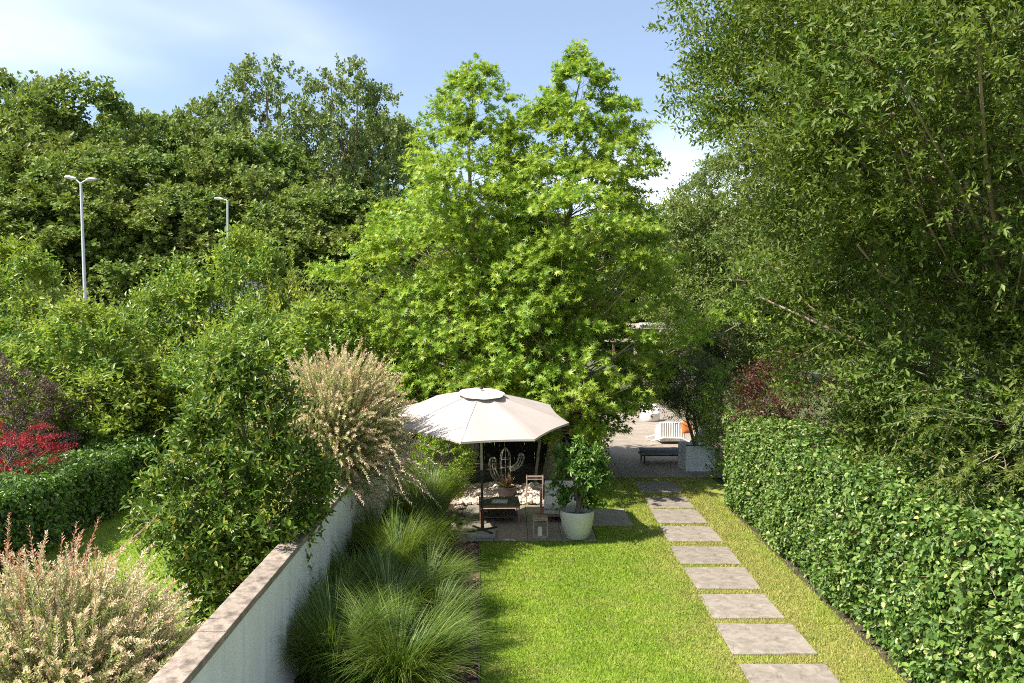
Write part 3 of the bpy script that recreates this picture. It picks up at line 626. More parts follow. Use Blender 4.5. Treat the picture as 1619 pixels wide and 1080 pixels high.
# ------------------------------------------------------------------ dappled willows
def willow(seed, nshoot, length, spread, cen, leafL=.05, per=26, upb=.75, bias=(0, 0, 0), h0=.25, lw=.36, kind='fold', wr=1.0):
    g = np.random.default_rng(seed); n = nshoot
    rd = nrm(g.normal(0, 1, (n, 3)) * np.array([1, 1, .85])); q = g.uniform(0, 1, n) ** .45
    cc = np.array([0, 0, h0 + cen[2] * .5]); rad_ = np.array([cen[0], cen[1], cen[2] * .5])
    start = cc + rd * q[:, None] * rad_; start[:, 2] = np.maximum(start[:, 2], .05)
    d = nrm(rd * np.array([1, 1, .8]) * .8 * spread + np.array([0, 0, upb]) + np.array(bias) + g.normal(0, .22, (n, 3)))
    u = np.clip(q * (1 - np.maximum(rd[:, 2], 0) * .7), 0, 1)
    ln = length * g.uniform(.55, 1.25, n); tip = start + d * ln[:, None]; tip[:, 2] -= (g.uniform(.05, .4, n) * ln * u)
    mid = start + d * (ln * .55)[:, None] + np.array([0, 0, .08])
    v, f = tubes_np(start, mid, tip, np.full(n, .006 * wr), np.full(n, .0018 * wr), 3, 3)
    mb = MB()
    for k in range(9):
        a = k * 2.4; mb.tube([(0.04 * math.cos(a), .04 * math.sin(a), 0), (.14 * math.cos(a), .14 * math.sin(a), h0 + .2), (.35 * cen[0] * math.cos(a), .35 * cen[1] * math.sin(a), h0 + .5 * cen[2])], [.022, .016, .008], 5)
    wv, wf = join([(v, f), (np.concatenate(mb.V), np.array([q for q in mb.F if len(q) == 4]))])
    ti = np.repeat(np.arange(n), per * 2); t = np.tile(np.repeat((np.arange(per) + .5) / per, 2), n); t = .12 + .88 * t + g.normal(0, .01, len(t))
    t_ = t[:, None]; Pb = (1 - t_) ** 2 * start[ti] + 2 * t_ * (1 - t_) * mid[ti] + t_ ** 2 * tip[ti]
    T = nrm(2 * (1 - t_) * (mid - start)[ti] + 2 * t_ * (tip - mid)[ti])
    o1 = nrm(np.cross(T, np.array([.3, .2, 1.]))); o2 = np.cross(T, o1)
    a = np.tile(np.repeat(np.arange(per) * 1.57, 2), n) + np.tile([0, np.pi], n * per) + g.normal(0, .3, len(t))
    side = o1 * np.cos(a)[:, None] + o2 * np.sin(a)[:, None]
    D = nrm(T * .75 + side * .7); Nn = nrm(np.array([0, 0, 1.]) + g.normal(0, .55, D.shape))
    s = g.uniform(.7, 1.2, len(t)) * (1.05 - .45 * t)
    lv, lf = leaves(Pb, D, Nn, leafL * s, leafL * lw * s, kind)
    kk = len(lv) // len(t); pale = np.clip((t - .22) * 1.7 + g.normal(0, .18, len(t)) + (g.uniform(-.35, .25, n))[ti], 0, 1)
    return mesh_np('trunk', wv, wf, smooth=True), mesh_np('crown', lv, lf, attrs={'tone': np.repeat(pale, kk)})
# ------------------------------------------------------------------ bright shrubs of the neighbouring gardens
gS = [tree_meshes(60 + i, [(.15, 1.2), (1.2, 1.9), (2.6, 2.1), (4.0, 1.8), (5.2, 1.1), (6.0, .3)], 190, .30, 10, 9, .19, .08, 'oval' if i == 0 else 'fold', nbr=150, trunk_r=.08, twl=.60, up=1.0, out=.6, inner=.45, lump=.5, flat=1.0, face=(fc, .35), fork=3, twig_wood=400) for i in range(2)]
gS += [willow(65 + i, 420, 1.15, .9, (1.35, 1.35, 4.6), .235, per=7, upb=1.1, h0=.3, lw=.42, kind='oval' if i else 'fold', wr=1.6) for i in range(2)]
shr = [(30, 405, 0, 27, 'bright leafy shrub tree at the far left behind the purple shrub'),
       (120, 430, 1, 26, 'bright shrub tree in front of the twin-headed street lamp'),
       (205, 440, 2, 27, 'yellowish green shrub tree right of the twin-headed street lamp'),
       (300, 425, 0, 28, 'bright shrub tree left of the single-headed street lamp'),
       (385, 388, 1, 28, 'tallest bright shrub tree, in front of the single-headed street lamp'),
       (465, 400, 2, 27, 'bright shrub tree below the tall open crowns'),
       (545, 440, 0, 26, 'bright shrub tree touching the left sweetgum'),
       (30, 520, 2, 20.5, 'leafy shrub above the purple-leaved shrub'),
       (125, 500, 0, 20.0, 'broad leaved upright shrub right of the red maple'),
       (225, 520, 1, 20.5, 'leafy shrub behind the end of the low hedge'),
       (320, 505, 2, 21.0, 'leafy shrub behind the left of the glossy laurel'),
       (410, 500, 0, 20.5, 'leafy shrub behind the right of the glossy laurel'),
       (500, 500, 1, 20.0, 'leafy shrub behind the cream willow by the wall'),
       (580, 520, 2, 19.6, 'leafy shrub left of the parasol canopy')]
for i, (px, ty, v, Y, lab) in enumerate(shr):
    v = (0, 2, 3, 1)[i % 4]
    h = Z_at(ty, Y); s = h / 6.0; wv = .95 if Y > 24 else .85
    inst_tree('garden_shrub', lab, 'shrub', (X_at(px, Y), Y, 0), gS[v], M['bark'], (M['shrub'], M['shrub_yellow'], M['shrub_dark'])[(0, 1, 0, 2, 0, 1, 2, 2, 0, 2, 0, 1, 0, 2)[i]], (wv, wv, s), .8 * math.sin(i * 3.3), 'leafy shrubs of the neighbouring gardens')
plant('dappled_willow', 'cream and pink leaved willow spreading over the white wall beside the parasol', 'shrub', (-3.0, 13.5, 0),
      willow(81, 2000, .62, 1.0, (.95, .95, 2.3), .062, upb=.5, bias=(.05, -.08, .1), h0=1.0), M['twig'], M['hakuro'], 'cream and pink willows', crown='foliage', trunk='stems')
plant('dappled_willow', 'cream leaved willow with pink shoots filling the bottom left corner', 'shrub', (-3.88, 6.75, 0),
      willow(82, 2300, .50, .9, (.88, .85, 1.6), .052, upb=.6, h0=.1), M['twig'], M['hakuro'], 'cream and pink willows', crown='foliage', trunk='stems')

def sprays(parent, seed, n, length, base, spread_d, L, mat, per=22):
    g = np.random.default_rng(seed); A = np.array(base[0]) + g.uniform(-1, 1, (n, 3)) * np.array(base[1])
    d = nrm(np.array(spread_d[0]) + g.normal(0, spread_d[1], (n, 3))); ln = length * g.uniform(.7, 1.2, n)
    E = A + d * ln[:, None]; E[:, 2] -= spread_d[2] * ln; Bm = A + d * (ln * .55)[:, None]
    v, f = tubes_np(A, Bm, E, np.full(n, .006), np.full(n, .002), 4, 4); link('shoot', mesh_np('shoot', v, f), M['twig'], parent)['kind'] = 'stuff'
    ti = np.repeat(np.arange(n), per * 2); t = np.tile(np.repeat((np.arange(per) + .6) / per, 2), n)[:, None] * .8 + .2
    Pb = (1 - t) ** 2 * A[ti] + 2 * t * (1 - t) * Bm[ti] + t ** 2 * E[ti]; T = nrm(2 * (1 - t) * (Bm - A)[ti] + 2 * t * (E - Bm)[ti])
    sd = nrm(np.cross(T, g.normal(0, 1, T.shape))); D = nrm(T * .7 + sd * .6); s_ = g.uniform(.7, 1.2, len(t)) * (1.1 - .5 * t[:, 0])
    v, f = leaves(Pb, D, nrm(g.normal(0, .5, T.shape) + np.array([0, 0, 1.])), L * s_, L * .36 * s_, 'fold'); k = len(v) // len(t)
    o = link('shoot_leaves', mesh_np('shoot_leaves', v, f, attrs={'tone': np.repeat(np.clip(g.uniform(.3, 1.2, len(t)), 0, 1), k)}), mat, parent); o['kind'] = 'stuff'
wl = [o for o in C.objects if o.get('category') == 'shrub' and o.name.startswith('dappled_willow')]
wl.sort(key=lambda o: -o.location.y)
ow = [o for o in C.objects if o.name == 'willow_oak_tree'][0]
sprays(ow, 17, 90, 1.0, ((-1.9, -2.0, 2.75), (.7, 1.1, .55)), ((-.55, -.5, -.05), .4, .18), .105, M['oak'], per=30)
sprays(ow, 18, 60, 1.0, ((-.9, -2.9, 2.9), (.8, .5, .6)), ((-.4, -.6, 0), .4, .18), .105, M['oak'], per=30)
sprays(wl[0], 7, 30, .75, ((.9, -.3, 1.9), (.3, .5, .4)), ((.8, -.35, -.15), .3, .30), .07, M['hakuro'])
sprays(wl[0], 8, 26, .9, ((.3, 0, 2.7), (.7, .6, .3)), ((.25, 0, .9), .4, .05), .06, M['pink'])
sprays(wl[1], 9, 30, .75, ((-.35, .2, 1.35), (.45, .5, .3)), ((-.1, 0, 1), .3, .05), .06, M['pink'])
# ------------------------------------------------------------------ fountain grasses
def tuft(seed, n=3600, ln=1.25, r0=.22):
    g = np.random.default_rng(seed); th = g.uniform(0, 2 * np.pi, n); u = g.uniform(0, 1, n) ** .6
    o = np.stack([np.cos(th), np.sin(th)], 1); base = o * (r0 * u)[:, None]
    ph = g.uniform(0, 6.28, 3); md = 1 + .16 * np.sin(3 * th + ph[0]) + .12 * np.sin(7 * th + ph[1])
    L = ln * md * g.uniform(.55, 1.15, n); lean = .12 + .75 * u * g.uniform(.6, 1.15, n); cur = g.uniform(.5, 1.5, n); sw = g.normal(0, .25, n)
    seg = 6; V = np.zeros((n, seg + 1, 2, 3)); pos = np.concatenate([base, np.zeros((n, 1))], 1); angl = lean * .5
    azi = th.copy()
    for k in range(seg + 1):
        hw = .006 * (1 - (k / seg) ** 1.6) + .0006
        sd = np.stack([-np.sin(azi), np.cos(azi), np.zeros(n)], 1)
        V[:, k, 0] = pos - sd * hw; V[:, k, 1] = pos + sd * hw
        d = np.stack([np.cos(azi) * np.sin(angl), np.sin(azi) * np.sin(angl), np.cos(angl)], 1)
        pos = pos + d * (L / seg)[:, None]; angl = np.minimum(angl + cur * .42 * (k + 1) / seg, 2.5); azi = azi + sw / seg
    idx = np.arange(n * (seg + 1) * 2).reshape(n, seg + 1, 2)
    F = np.stack([idx[:, :-1, 0], idx[:, :-1, 1], idx[:, 1:, 1], idx[:, 1:, 0]], -1).reshape(-1, 4)
    return mesh_np('grass_clump', V.reshape(-1, 3), F, smooth=True)
tu = [tuft(90 + i) for i in range(3)]
clumps = [(-1.25, 8.45, .92, 'nearest fountain grass clump, in the bottom corner of the bed'),
          (-1.95, 8.6, .80, 'dark fountain grass clump pressed against the wall at the bottom'),
          (-1.0, 9.55, .70, 'small fountain grass clump at the bed edge behind the nearest one'),
          (-1.55, 10.05, .95, 'big arching fountain grass clump, second from the front of the bed'),
          (-2.1, 9.5, .72, 'low dark fountain grass clump in the angle of the wall near the front'),
          (-2.15, 10.9, .82, 'shaded fountain grass clump against the wall behind the second'),
          (-1.2, 11.3, .78, 'bushy fountain grass clump at the bed edge in the middle of the bed'),
          (-1.75, 12.0, .92, 'fountain grass clump in the middle of the bed'),
          (-2.2, 12.9, .82, 'shaded fountain grass clump against the wall under the cream willow'),
          (-1.45, 13.2, .88, 'fountain grass clump under the drooping willow shoots'),
          (-1.75, 14.6, .92, 'fountain grass clump left of the parasol base'),
          (-1.65, 16.3, 1.0, 'farthest fountain grass clump, left of the cobbles')]
for i, (x, y, s, lab) in enumerate(clumps):
    o = link('fountain_grass', tu[i % 3], M['fountain'], None, (x, y, 0)); o.rotation_euler.z = i * 1.3; o.scale = (s * (1.08, .95, 1)[i % 3], s, s * (.86, .95, 1.04)[(i * 2) % 3]); o.rotation_euler.x = .06 * math.sin(i * 2.1); o.rotation_euler.y = .08 * math.cos(i * 1.7)
    tag(o, lab, 'grass clump', 'fountain grasses in the bed')

# ------------------------------------------------------------------ parasol
par = thing('parasol', 'large cream eight-sided parasol shading the patio', 'parasol', (-.575, 15.3, .03))
MB().box(-.30, .24, -.42, .12, 0, .055).build('base_slab', M['slab'], par, bevel=.008, loc=(.02, .02, .002))
for a in (35, 125):
    MB().box(-.34, .34, -.02, .02, .06, .085, Matrix.Rotation(R(a), 4, 'Z')).build('base_foot', M['dark_metal'], par)
MB().tube([(0, 0, .06), (0, 0, .45)], .034, 14).build('base_sleeve', M['dark_metal'], par, smooth=True)
MB().tube([(0, 0, .3), (-.01, 0, 1.15)], .022, 12).build('lower_pole', M['dark_metal'], par, smooth=True)
MB().tube([(-.01, 0, 1.1), (-.035, 0, 2.5)], .025, 12).build('upper_pole', M['pole'], par, smooth=True)
cb = MB().box(-.04, .04, -.045, .045, 1.10, 1.24).build('crank_box', M['dark_metal'], par, bevel=.01, loc=(-.01, 0, 0))
MB().tube([(.04, 0, 1.17), (.12, 0, 1.17), (.12, 0, 1.08)], .008, 6).build('crank_handle', M['dark_metal'], cb)
tilt = Matrix.Translation((-.035, 0, 2.30)) @ Matrix.Rotation(R(9.5), 4, 'X') @ Matrix.Rotation(R(2.0), 4, 'Y')
Rr = 1.72; Hc = .50; NS = 8; rot0 = R(-90 - 9)
def canopy_pt(k, t, sag=0):
    a = rot0 + 2 * math.pi * k / NS; ca = [rot0 + 2 * math.pi * math.floor(k) / NS, rot0 + 2 * math.pi * (math.floor(k) + 1) / NS]
    f = k - math.floor(k); pa = Vector((math.cos(ca[0]), math.sin(ca[0]), 0)); pb = Vector((math.cos(ca[1]), math.sin(ca[1]), 0))
    p = pa.lerp(pb, f) * Rr * t
    z = Hc * (1 - t) ** .92 - .05 * math.sin(math.pi * f) * t * math.sin(math.pi * min(t, .98)) ; p = p * (1 - .035 * math.sin(math.pi * f) * t ** 3)
    return tilt @ Vector((p.x, p.y, z - .015 * t * t))
sub = 6; rings = [.10, .2, .35, .5, .65, .8, .9, 1.0]; V = []; F = []
for t_ in rings:
    for j in range(NS * sub): V.append(tuple(canopy_pt(j / sub, t_)))
nn = NS * sub
for i in range(len(rings) - 1):
    for j in range(nn): F.append((i * nn + j, i * nn + (j + 1) % nn, (i + 1) * nn + (j + 1) % nn, (i + 1) * nn + j))
def fabric_mat():
    m = M['fabric']; t = m.node_tree; o = [n for n in t.nodes if n.type == 'OUTPUT_MATERIAL'][0]; p = [n for n in t.nodes if n.type == 'BSDF_PRINCIPLED'][0]
    tr = N(t, 'ShaderNodeBsdfTranslucent'); tr.inputs[0].default_value = (.5, .42, .34, 1); ms = N(t, 'ShaderNodeMixShader'); ms.inputs[0].default_value = .16
    t.links.new(p.outputs[0], ms.inputs[1]); t.links.new(tr.outputs[0], ms.inputs[2]); t.links.new(ms.outputs[0], o.inputs[0])
fabric_mat()
cm = MB(); cm.add(V, F); can = cm.build('canopy', M['fabric'], par, smooth=True)
for k in range(NS):
    MB().tube([canopy_pt(k, t_) + Vector((0, 0, .002)) for t_ in (.24, .5, .75, 1.0)], .006, 4).build('seam', M['seam'], can)
# hem
hm = MB()
for j in range(nn):
    a = Vector(V[(len(rings) - 1) * nn + j]); b = Vector(V[(len(rings) - 1) * nn + (j + 1) % nn]); dz = Vector((0, 0, -.035))
    hm.add([a, b, b + dz, a + dz], [(0, 1, 2, 3)])
hm.build('hem', M['fabric'], can)
# vented cap with scalloped edge
V2 = []; F2 = []; rc = [0.0, .10, .18, .25]
for i, t_ in enumerate(rc):
    for j in range(nn):
        a = rot0 + 2 * math.pi * j / nn; sc_e = 1 + (.07 * abs(math.sin(a * 4 + .8)) if i == 3 else 0)
        z = Hc + .0 - .22 * t_ * 1.0 - (.012 if i == 3 else 0); V2.append(tuple(tilt @ Vector((math.cos(a) * Rr * t_ * sc_e, math.sin(a) * Rr * t_ * sc_e, z))))
for i in range(3):
    for j in range(nn): F2.append((i * nn + j, i * nn + (j + 1) % nn, (i + 1) * nn + (j + 1) % nn, (i + 1) * nn + j))
cap = MB(); cap.add(V2, F2); cap.build('vent_cap', M['vent'], can, smooth=True)
top = tilt @ Vector((0, 0, Hc + .02)); MB().tube([top, top + (tilt.to_3x3() @ Vector((0, 0, .05)))], [.04, .015], 10).build('finial', M['dark_metal'], par)
hub = tilt @ Vector((0, 0, .05)); apex = tilt @ Vector((0, 0, Hc - .02))
MB().tube([(-.035, 0, 2.3), apex], .024, 10).build('tilt_pole', M['pole'], par)
MB().tube([hub, hub + Vector((0, 0, .08))], .05, 12).build('hub', M['dark_metal'], par)
for k in range(NS):
    a_ = [tilt @ ((tilt.inverted() @ canopy_pt(k, t_)) - Vector((0, 0, .022))) for t_ in (.08, .5, .98)]
    rb = MB().tube(a_, .009, 5).build('rib', M['pole'], par)
    MB().tube([hub, a_[1]], .007, 5).build('strut', M['pole'], rb)

# ------------------------------------------------------------------ patio furniture
tb = thing('coffee_table', 'low dark-topped coffee table with slim red-brown legs', 'table', (-.27, 16.45, .03), R(3))
MB().box(-.42, .42, -.42, .42, .36, .385).build('tabletop', M['tabletop'], tb, bevel=.005)
MB().box(-.36, .36, -.36, .36, .115, .13).build('lower_board', M['tabletop'], tb)  # thin dark board between the legs, below the tabletop
MB().box(-.41, .41, -.415, -.395, .325, .358).build('apron', M['teak'], tb); MB().box(-.41, .41, .395, .415, .325, .358).build('apron', M['teak'], tb)
for sx in (-1, 1):
    for sy in (-1, 1): MB().box(sx * .395 - .014, sx * .395 + .014, sy * .38 - .014, sy * .38 + .014, 0, .358).build('leg', M['teak'], tb)
bk = thing('book', 'pale green book lying on the coffee table', 'book', (-.25, 16.32, .415), R(-4))
MB().box(-.16, .16, -.11, .11, .022, .027).build('cover', M['book'], bk); MB().box(-.155, .155, -.10, .105, .004, .022).build('pages', M['candle'], bk)
MB().box(-.16, .16, -.11, .11, 0, .004).build('back_cover', M['book'], bk)

def pillow(name, mat, parent, sx, sy, sz, loc, rot=(0, 0, 0), puff=.25):
    bm = bmesh.new(); bmesh.ops.create_cube(bm, size=1)
    bmesh.ops.subdivide_edges(bm, edges=list(bm.edges), cuts=7, use_grid_fill=True)
    for v in bm.verts:
        x, y, z = v.co * 2
        e = max(abs(x), abs(y)); k = (1 - puff * (e ** 4))
        rx = 1 - .06 * y * y; ry = 1 - .06 * x * x
        v.co = Vector((x / 2 * sx * ry * (1 - .04 * z * z), y / 2 * sy * rx * (1 - .04 * z * z), z / 2 * sz * k))
    me = bpy.data.meshes.new(name); bm.to_mesh(me); bm.free(); me.polygons.foreach_set('use_smooth', [True] * len(me.polygons))
    o = link(name, me, mat, parent, loc); o.rotation_euler = rot; return o
ch = thing('lounge_chair', 'low lounge chair with light grey cushions and red-brown frame behind the white pot', 'chair', (1.04, 16.55, .03), R(-3))
pillow('seat_cushion', M['cushion'], ch, .78, .74, .15, (0, -.05, .33), (R(2), 0, 0), .2)
pillow('seat_cushion', M['cushion'], ch, .78, .72, .12, (0, -.04, .21), (R(2), 0, 0), .2)
pillow('back_cushion', M['cushion'], ch, .76, .40, .15, (0, .38, .52), (R(58), 0, 0), .3)
MB().box(-.42, .42, -.40, .40, .115, .145).build('seat_frame', M['teak'], ch, bevel=.004)
for sx in (-1, 1):
    MB().tube([(sx * .43, -.42, 0), (sx * .43, -.38, .48)], [.013, .018], 8).build('leg', M['teak'], ch)
    MB().tube([(sx * .43, .46, 0), (sx * .43, .40, .50)], [.013, .018], 8).build('leg', M['teak'], ch)
    MB().tube([(sx * .43, -.42, .485), (sx * .43, 0, .50), (sx * .43, .44, .51)], .018, 8).build('armrest', M['teak'], ch)
MB().box(-.40, .40, .40, .42, .30, .62).build('back_frame', M['teak'], ch)
fr = thing('open_frame_stand', 'slim pale pink open frame stand between the table and the lounge chair', 'stand', (X_at(845, 18.0), 17.6, .03), R(0))
for sx in (-1, 1):
    MB().box(sx * .18 - .009, sx * .18 + .009, -.009, .009, 0, .70).build('post', M['pinkwood'], fr); MB().box(sx * .18 - .012, sx * .18 + .012, .25, .274, 0, .66).build('post', M['pinkwood'], fr)
    MB().box(sx * .18 - .010, sx * .18 + .010, .014, .248, .62, .64).build('rail', M['pinkwood'], fr)
for z in (.66, .60): MB().box(-.166, .166, -.01, .01, z, z + .022).build('rail', M['pinkwood'], fr)
MB().box(-.166, .166, .252, .272, .62, .65).build('rail', M['teak'], fr)

ln = thing('lantern', 'square wooden lantern with an ivory candle on the patio', 'lantern', (.535, 15.05, .03), R(2))
a = .13
for sx in (-1, 1):
    for sy in (-1, 1): MB().box(sx * a - .012, sx * a + .012, sy * a - .012, sy * a + .012, 0, .36).build('post', M['bark_gum'], ln)
MB().box(-.14, .14, -.14, .14, .362, .385).build('lid', M['bark_gum'], ln, bevel=.004); MB().box(-.115, .115, -.115, .115, .004, .02).build('floor', M['bark_gum'], ln)
for s in (-1, 1):
    MB().box(-.117, .117, s * a - .01, s * a + .01, .335, .36).build('rail', M['bark_gum'], ln); MB().box(s * a - .01, s * a + .01, -.117, .117, .335, .36).build('rail', M['bark_gum'], ln)
MB().tube([(0, 0, .38), (-.07, 0, .45), (.07, 0, .45), (0, 0, .38)], .005, 5).build('handle', M['dark_metal'], ln)
cd = thing('candle', 'ivory pillar candle inside the lantern', 'candle', (.535, 15.05, .052))
MB().lathe([(0, 0), (.045, 0), (.045, .16), (.038, .17), (0, .165)], 20).build('wax', M['candle'], cd, smooth=True); MB().tube([(0, 0, .165), (0, .004, .185)], .002, 4).build('wick', M['dark_metal'], cd)

pt = thing('round_pot', 'round white planter standing at the patio corner', 'pot', (1.235, 14.95, .03))
MB().lathe([(0, .0), (.16, 0), (.205, .015), (.255, .12), (.295, .26), (.318, .40), (.325, .52), (.318, .533), (.303, .533), (.296, .50), (.29, .42), (0, .42)], 56).build('pot_body', M['pot'], pt, smooth=True)
MB().lathe([(.285, .425), (.18, .445), (0, .45)], 40).build('soil', M['soil'], pt, smooth=True)
gp = np.random.default_rng(8)
tp = plant('potted_tree', 'small green leafy tree growing in the round white pot', 'tree', (1.235, 14.95, .47),
      tree_meshes(75, [(.22, .22), (.5, .40), (.9, .44), (1.25, .34), (1.42, .12)], 50, .12, 8, 8, .105, .044, 'oval', trunk_r=.035, twl=.18, up=.3, droop=.5, inner=.3, lump=.2, fork=2, wob=.05, top=(.05, 0)), M['bark'], M['pot_leaf'])

# wire cactus
ca = thing('wire_cactus', 'ivory wire cactus sculpture with three arms behind the table', 'sculpture', (X_at(799, 18.9), 18.9, 0), 0)
def cactus_arm(path, r, name, rings=5, wires=8):
    """a bundle of bowed wires following path (x, z points), closing at the top"""
    pts = [Vector((x, 0, z)) for x, z in path]; n = len(pts); mb = MB()
    prof = [r * (min(1, .55 + 1.2 * i / (n - 1)) if i < n * .6 else math.cos(max(0, (i / (n - 1) - .72) / .28) * math.pi / 2) ** .6 if i / (n - 1) > .72 else 1) for i in range(n)]
    tan = [(pts[min(i + 1, n - 1)] - pts[max(i - 1, 0)]).normalized() for i in range(n)]
    for k in range(wires):
        a = 2 * math.pi * k / wires; mb.tube([pts[i] + (tan[i].cross(Vector((0, 1, 0))) * math.cos(a) + Vector((0, 1, 0)) * math.sin(a)) * max(prof[i], .004) for i in range(n)], .0065, 4, False)
    for i in range(1, n - 1, max(1, n // rings)):
        mb.tube([pts[i] + (tan[i].cross(Vector((0, 1, 0))) * math.cos(a) + Vector((0, 1, 0)) * math.sin(a)) * prof[i] for a in np.linspace(0, 2 * math.pi, 13)], .004, 4, False)
    return mb.build(name, M['wire'], ca)
cactus_arm([(-.0, .22 + .94 * t) for t in np.linspace(0, 1, 15)], .125, 'stem')
cactus_arm([(-.02, .18), (-.10, .28), (-.19, .40), (-.26, .52), (-.30, .64), (-.31, .75), (-.30, .84), (-.295, .90), (-.295, .93)], .085, 'arm')
cactus_arm([(.10, .62), (.20, .66), (.30, .73), (.36, .83), (.38, .92), (.375, .98), (.37, 1.02)], .075, 'arm')
dp = thing('dark_planter', 'dark low planter at the foot of the wire cactus', 'pot', (X_at(802, 18.5), 18.45, .02))
MB().lathe([(0, 0), (.17, 0), (.20, .04), (.23, .28), (.21, .285), (.20, .24), (0, .24)], 28).build('pot_body', M['dark_metal'], dp, smooth=True)
ag = thing('spiky_plant', 'reddish spiky plant in the dark planter', 'plant', (X_at(802, 18.5), 18.45, .26)); g = np.random.default_rng(4)
n = 90; az = g.uniform(0, 6.28, n); el = g.uniform(.1, 1.4, n); D = np.stack([np.cos(az) * np.cos(el), np.sin(az) * np.cos(el), np.sin(el)], 1)
v, f = leaves(D * .03, D, nrm(np.array([0, 0, 1.]) - D * .3 + g.normal(0, .1, (n, 3))), g.uniform(.18, .34, n), np.full(n, .03), 'oval')
tag(link('leaves', mesh_np('leaves', v, f), M['agave'], ag), kind='stuff')

# ------------------------------------------------------------------ terrace furniture
cu = thing('cube_planter', 'square grey-white planter at the near edge of the terrace', 'pot', (5.22, 22.35, .036), R(3))
mb = MB(); a = .41; b = .36
for (x0, x1, y0, y1) in ((-a, a, -a, -b), (-a, a, b, a), (-a, -b, -b, b), (b, a, -b, b)): mb.box(x0, x1, y0, y1, 0, .70)
mb.build('planter_wall', M['cube'], cu); MB().box(-b, b, -b, b, .3, .62).build('soil', M['soil'], cu)
plant('olive_tree', 'thin grey-green olive tree growing in the square planter', 'tree', (5.20, 22.35, .65),
      tree_meshes(36, [(.6, .35), (1.1, .85), (1.7, .95), (2.3, .7), (2.7, .2)], 190, .2, 10, 10, .085, .022, 'fold', trunk_r=.05, twl=.28, up=.5, inner=.3, fork=2, top=(-.35, 0), twig_wood=500, twig_r=.004), M['bark'], M['olive'])
def lounger(loc, rz, lab, cush, frame, ribbed=False):
    t = thing('sun_lounger', lab, 'sun lounger', loc, rz)
    MB().box(-.95, .45, -.33, -.29, .22, .27).box(-.95, .45, .29, .33, .22, .27).box(-.95, -.91, -.288, .288, .222, .268).build('frame', frame, t)
    for x in (-.85, .4):
        for s in (-1, 1): MB().box(x - .02, x + .02, s * .31 - .02, s * .31 + .02, 0, .218).build('leg', frame, t)
    pillow('mattress', cush, t, 1.42, .66, .12, (-.25, 0, .335), puff=.15)
    pillow('backrest', cush, t, .85, .66, .12, (.74, 0, .63), (0, R(-48), 0), .15)
    for yy in (-.3, .3): MB().tube([(.5, yy, .25), (.98, yy, .78)], .014, 6).build('back_support', frame, t)
    return t
lounger((4.75, 23.5, .04), 0, 'grey cushioned sun lounger behind the square planter', M['cushion_dark'], M['dark_metal'])
sf = thing('white_sofa', 'white ribbed outdoor sofa with tilted cream back on the far terrace', 'sofa', (5.5, 27.6, .04), R(2))
MB().box(-.42, .42, -.42, .42, .08, .44).build('seat_base', M['white_paint'], sf, bevel=.02)
for k in range(11): MB().tube([(-.39 + k * .078, -.45, .10), (-.39 + k * .078, -.45, .74)], .041, 8).build('rib', M['white_cushion'], sf, smooth=True)
MB().box(-.43, .43, -.455, -.34, .09, .75).build('side_panel', M['white_cushion'], sf, bevel=.02)
pillow('seat_cushion', M['white_cushion'], sf, .8, .7, .14, (-.02, .04, .51))
pillow('back_cushion', M['cream_print'], sf, 1.0, .8, .12, (.58, .02, .86), (0, R(58), 0))
for y in (-.5, .4): MB().tube([(-.75, y, .10), (-.3, y, .22), (.3, y, .2), (.7, y, .02)], .028, 8).build('skid', M['white_paint'], sf, smooth=True)
pillow('throw_cushion', M['orange'], None, .42, .42, .16, (5.98, 27.0, .62), (R(70), 0, R(18)), .5).name = 'orange_cushion'
tag(bpy.data.objects['orange_cushion'], 'rust orange throw cushion leaning against the white sofa', 'cushion')
side = thing('white_side_seat', 'small white rounded seat at the far end of the terrace', 'seat', (X_at(1028, 34), 34, .04))
MB().lathe([(0, 0), (.35, 0), (.42, .1), (.42, .35), (.36, .42), (0, .43)], 24).build('seat', M['white_cushion'], side, smooth=True)
MB().tube([(-.38, .1, .45), (-.25, .36, .6), (.25, .36, .6), (.38, .1, .45)], .07, 8).build('backrest', M['white_cushion'], side, smooth=True)

# ------------------------------------------------------------------ black board fence behind the trunks
fe = thing('board_fence', 'black stained board fence in the shade behind the sweetgum trunks', 'fence', (-.2, 23.6, 0))
bd = MB().box(-.07, .07, -.012, .012, 0, 1.9); b0 = None
for i in range(34):
    l = (-2.5 + i * .15, 0, .03 * math.sin(i * 1.7) * .2)
    if b0 is None: b0 = bd.build('board', M['fence'], fe, loc=l)
    else: o = b0.copy(); C.objects.link(o); o.location = l
for z in (.4, 1.5): MB().box(-2.6, 2.55, .015, .055, z, z + .08).build('rail', M['fence'], fe)

# ------------------------------------------------------------------ buildings glimpsed through the leaves
ob = thing('outbuilding', 'low flat-roofed outbuilding glimpsed beyond the terrace', 'building', (X_at(1060, 46) + 1.0, 47.5, 0))
MB().box(-2.6, 2.6, -2, 2, 0, 3.4).build('wall', M['shed_wall'], ob)
MB().box(-2.9, 2.9, -2.3, 2.3, 4.0, 4.32).build('roof', M['roof_grey'], ob); MB().box(-2.75, 2.75, -2.15, 2.15, 3.4, 3.998).build('fascia', M['fascia'], ob)
MB().box(-2.95, 2.95, -2.36, -2.302, 4.22, 4.36).build('roof_trim', M['white_paint'], ob)
for x in (-1.7, .2, 1.6):
    f = MB().box(x - .5, x + .5, -2.03, -2.002, 1.2, 2.7).build('window', M['white_paint'], ob); MB().box(x - .42, x + .42, -2.045, -2.032, 1.28, 2.62).build('pane', M['glass'], f)
MB().box(-4.6, -2.95, -2.6, .5, 3.25, 3.40).build('canopy', M['roof_grey'], ob); MB().box(-4.5, -4.38, -2.5, -2.38, 0, 3.248).build('post', M['fascia'], ob)
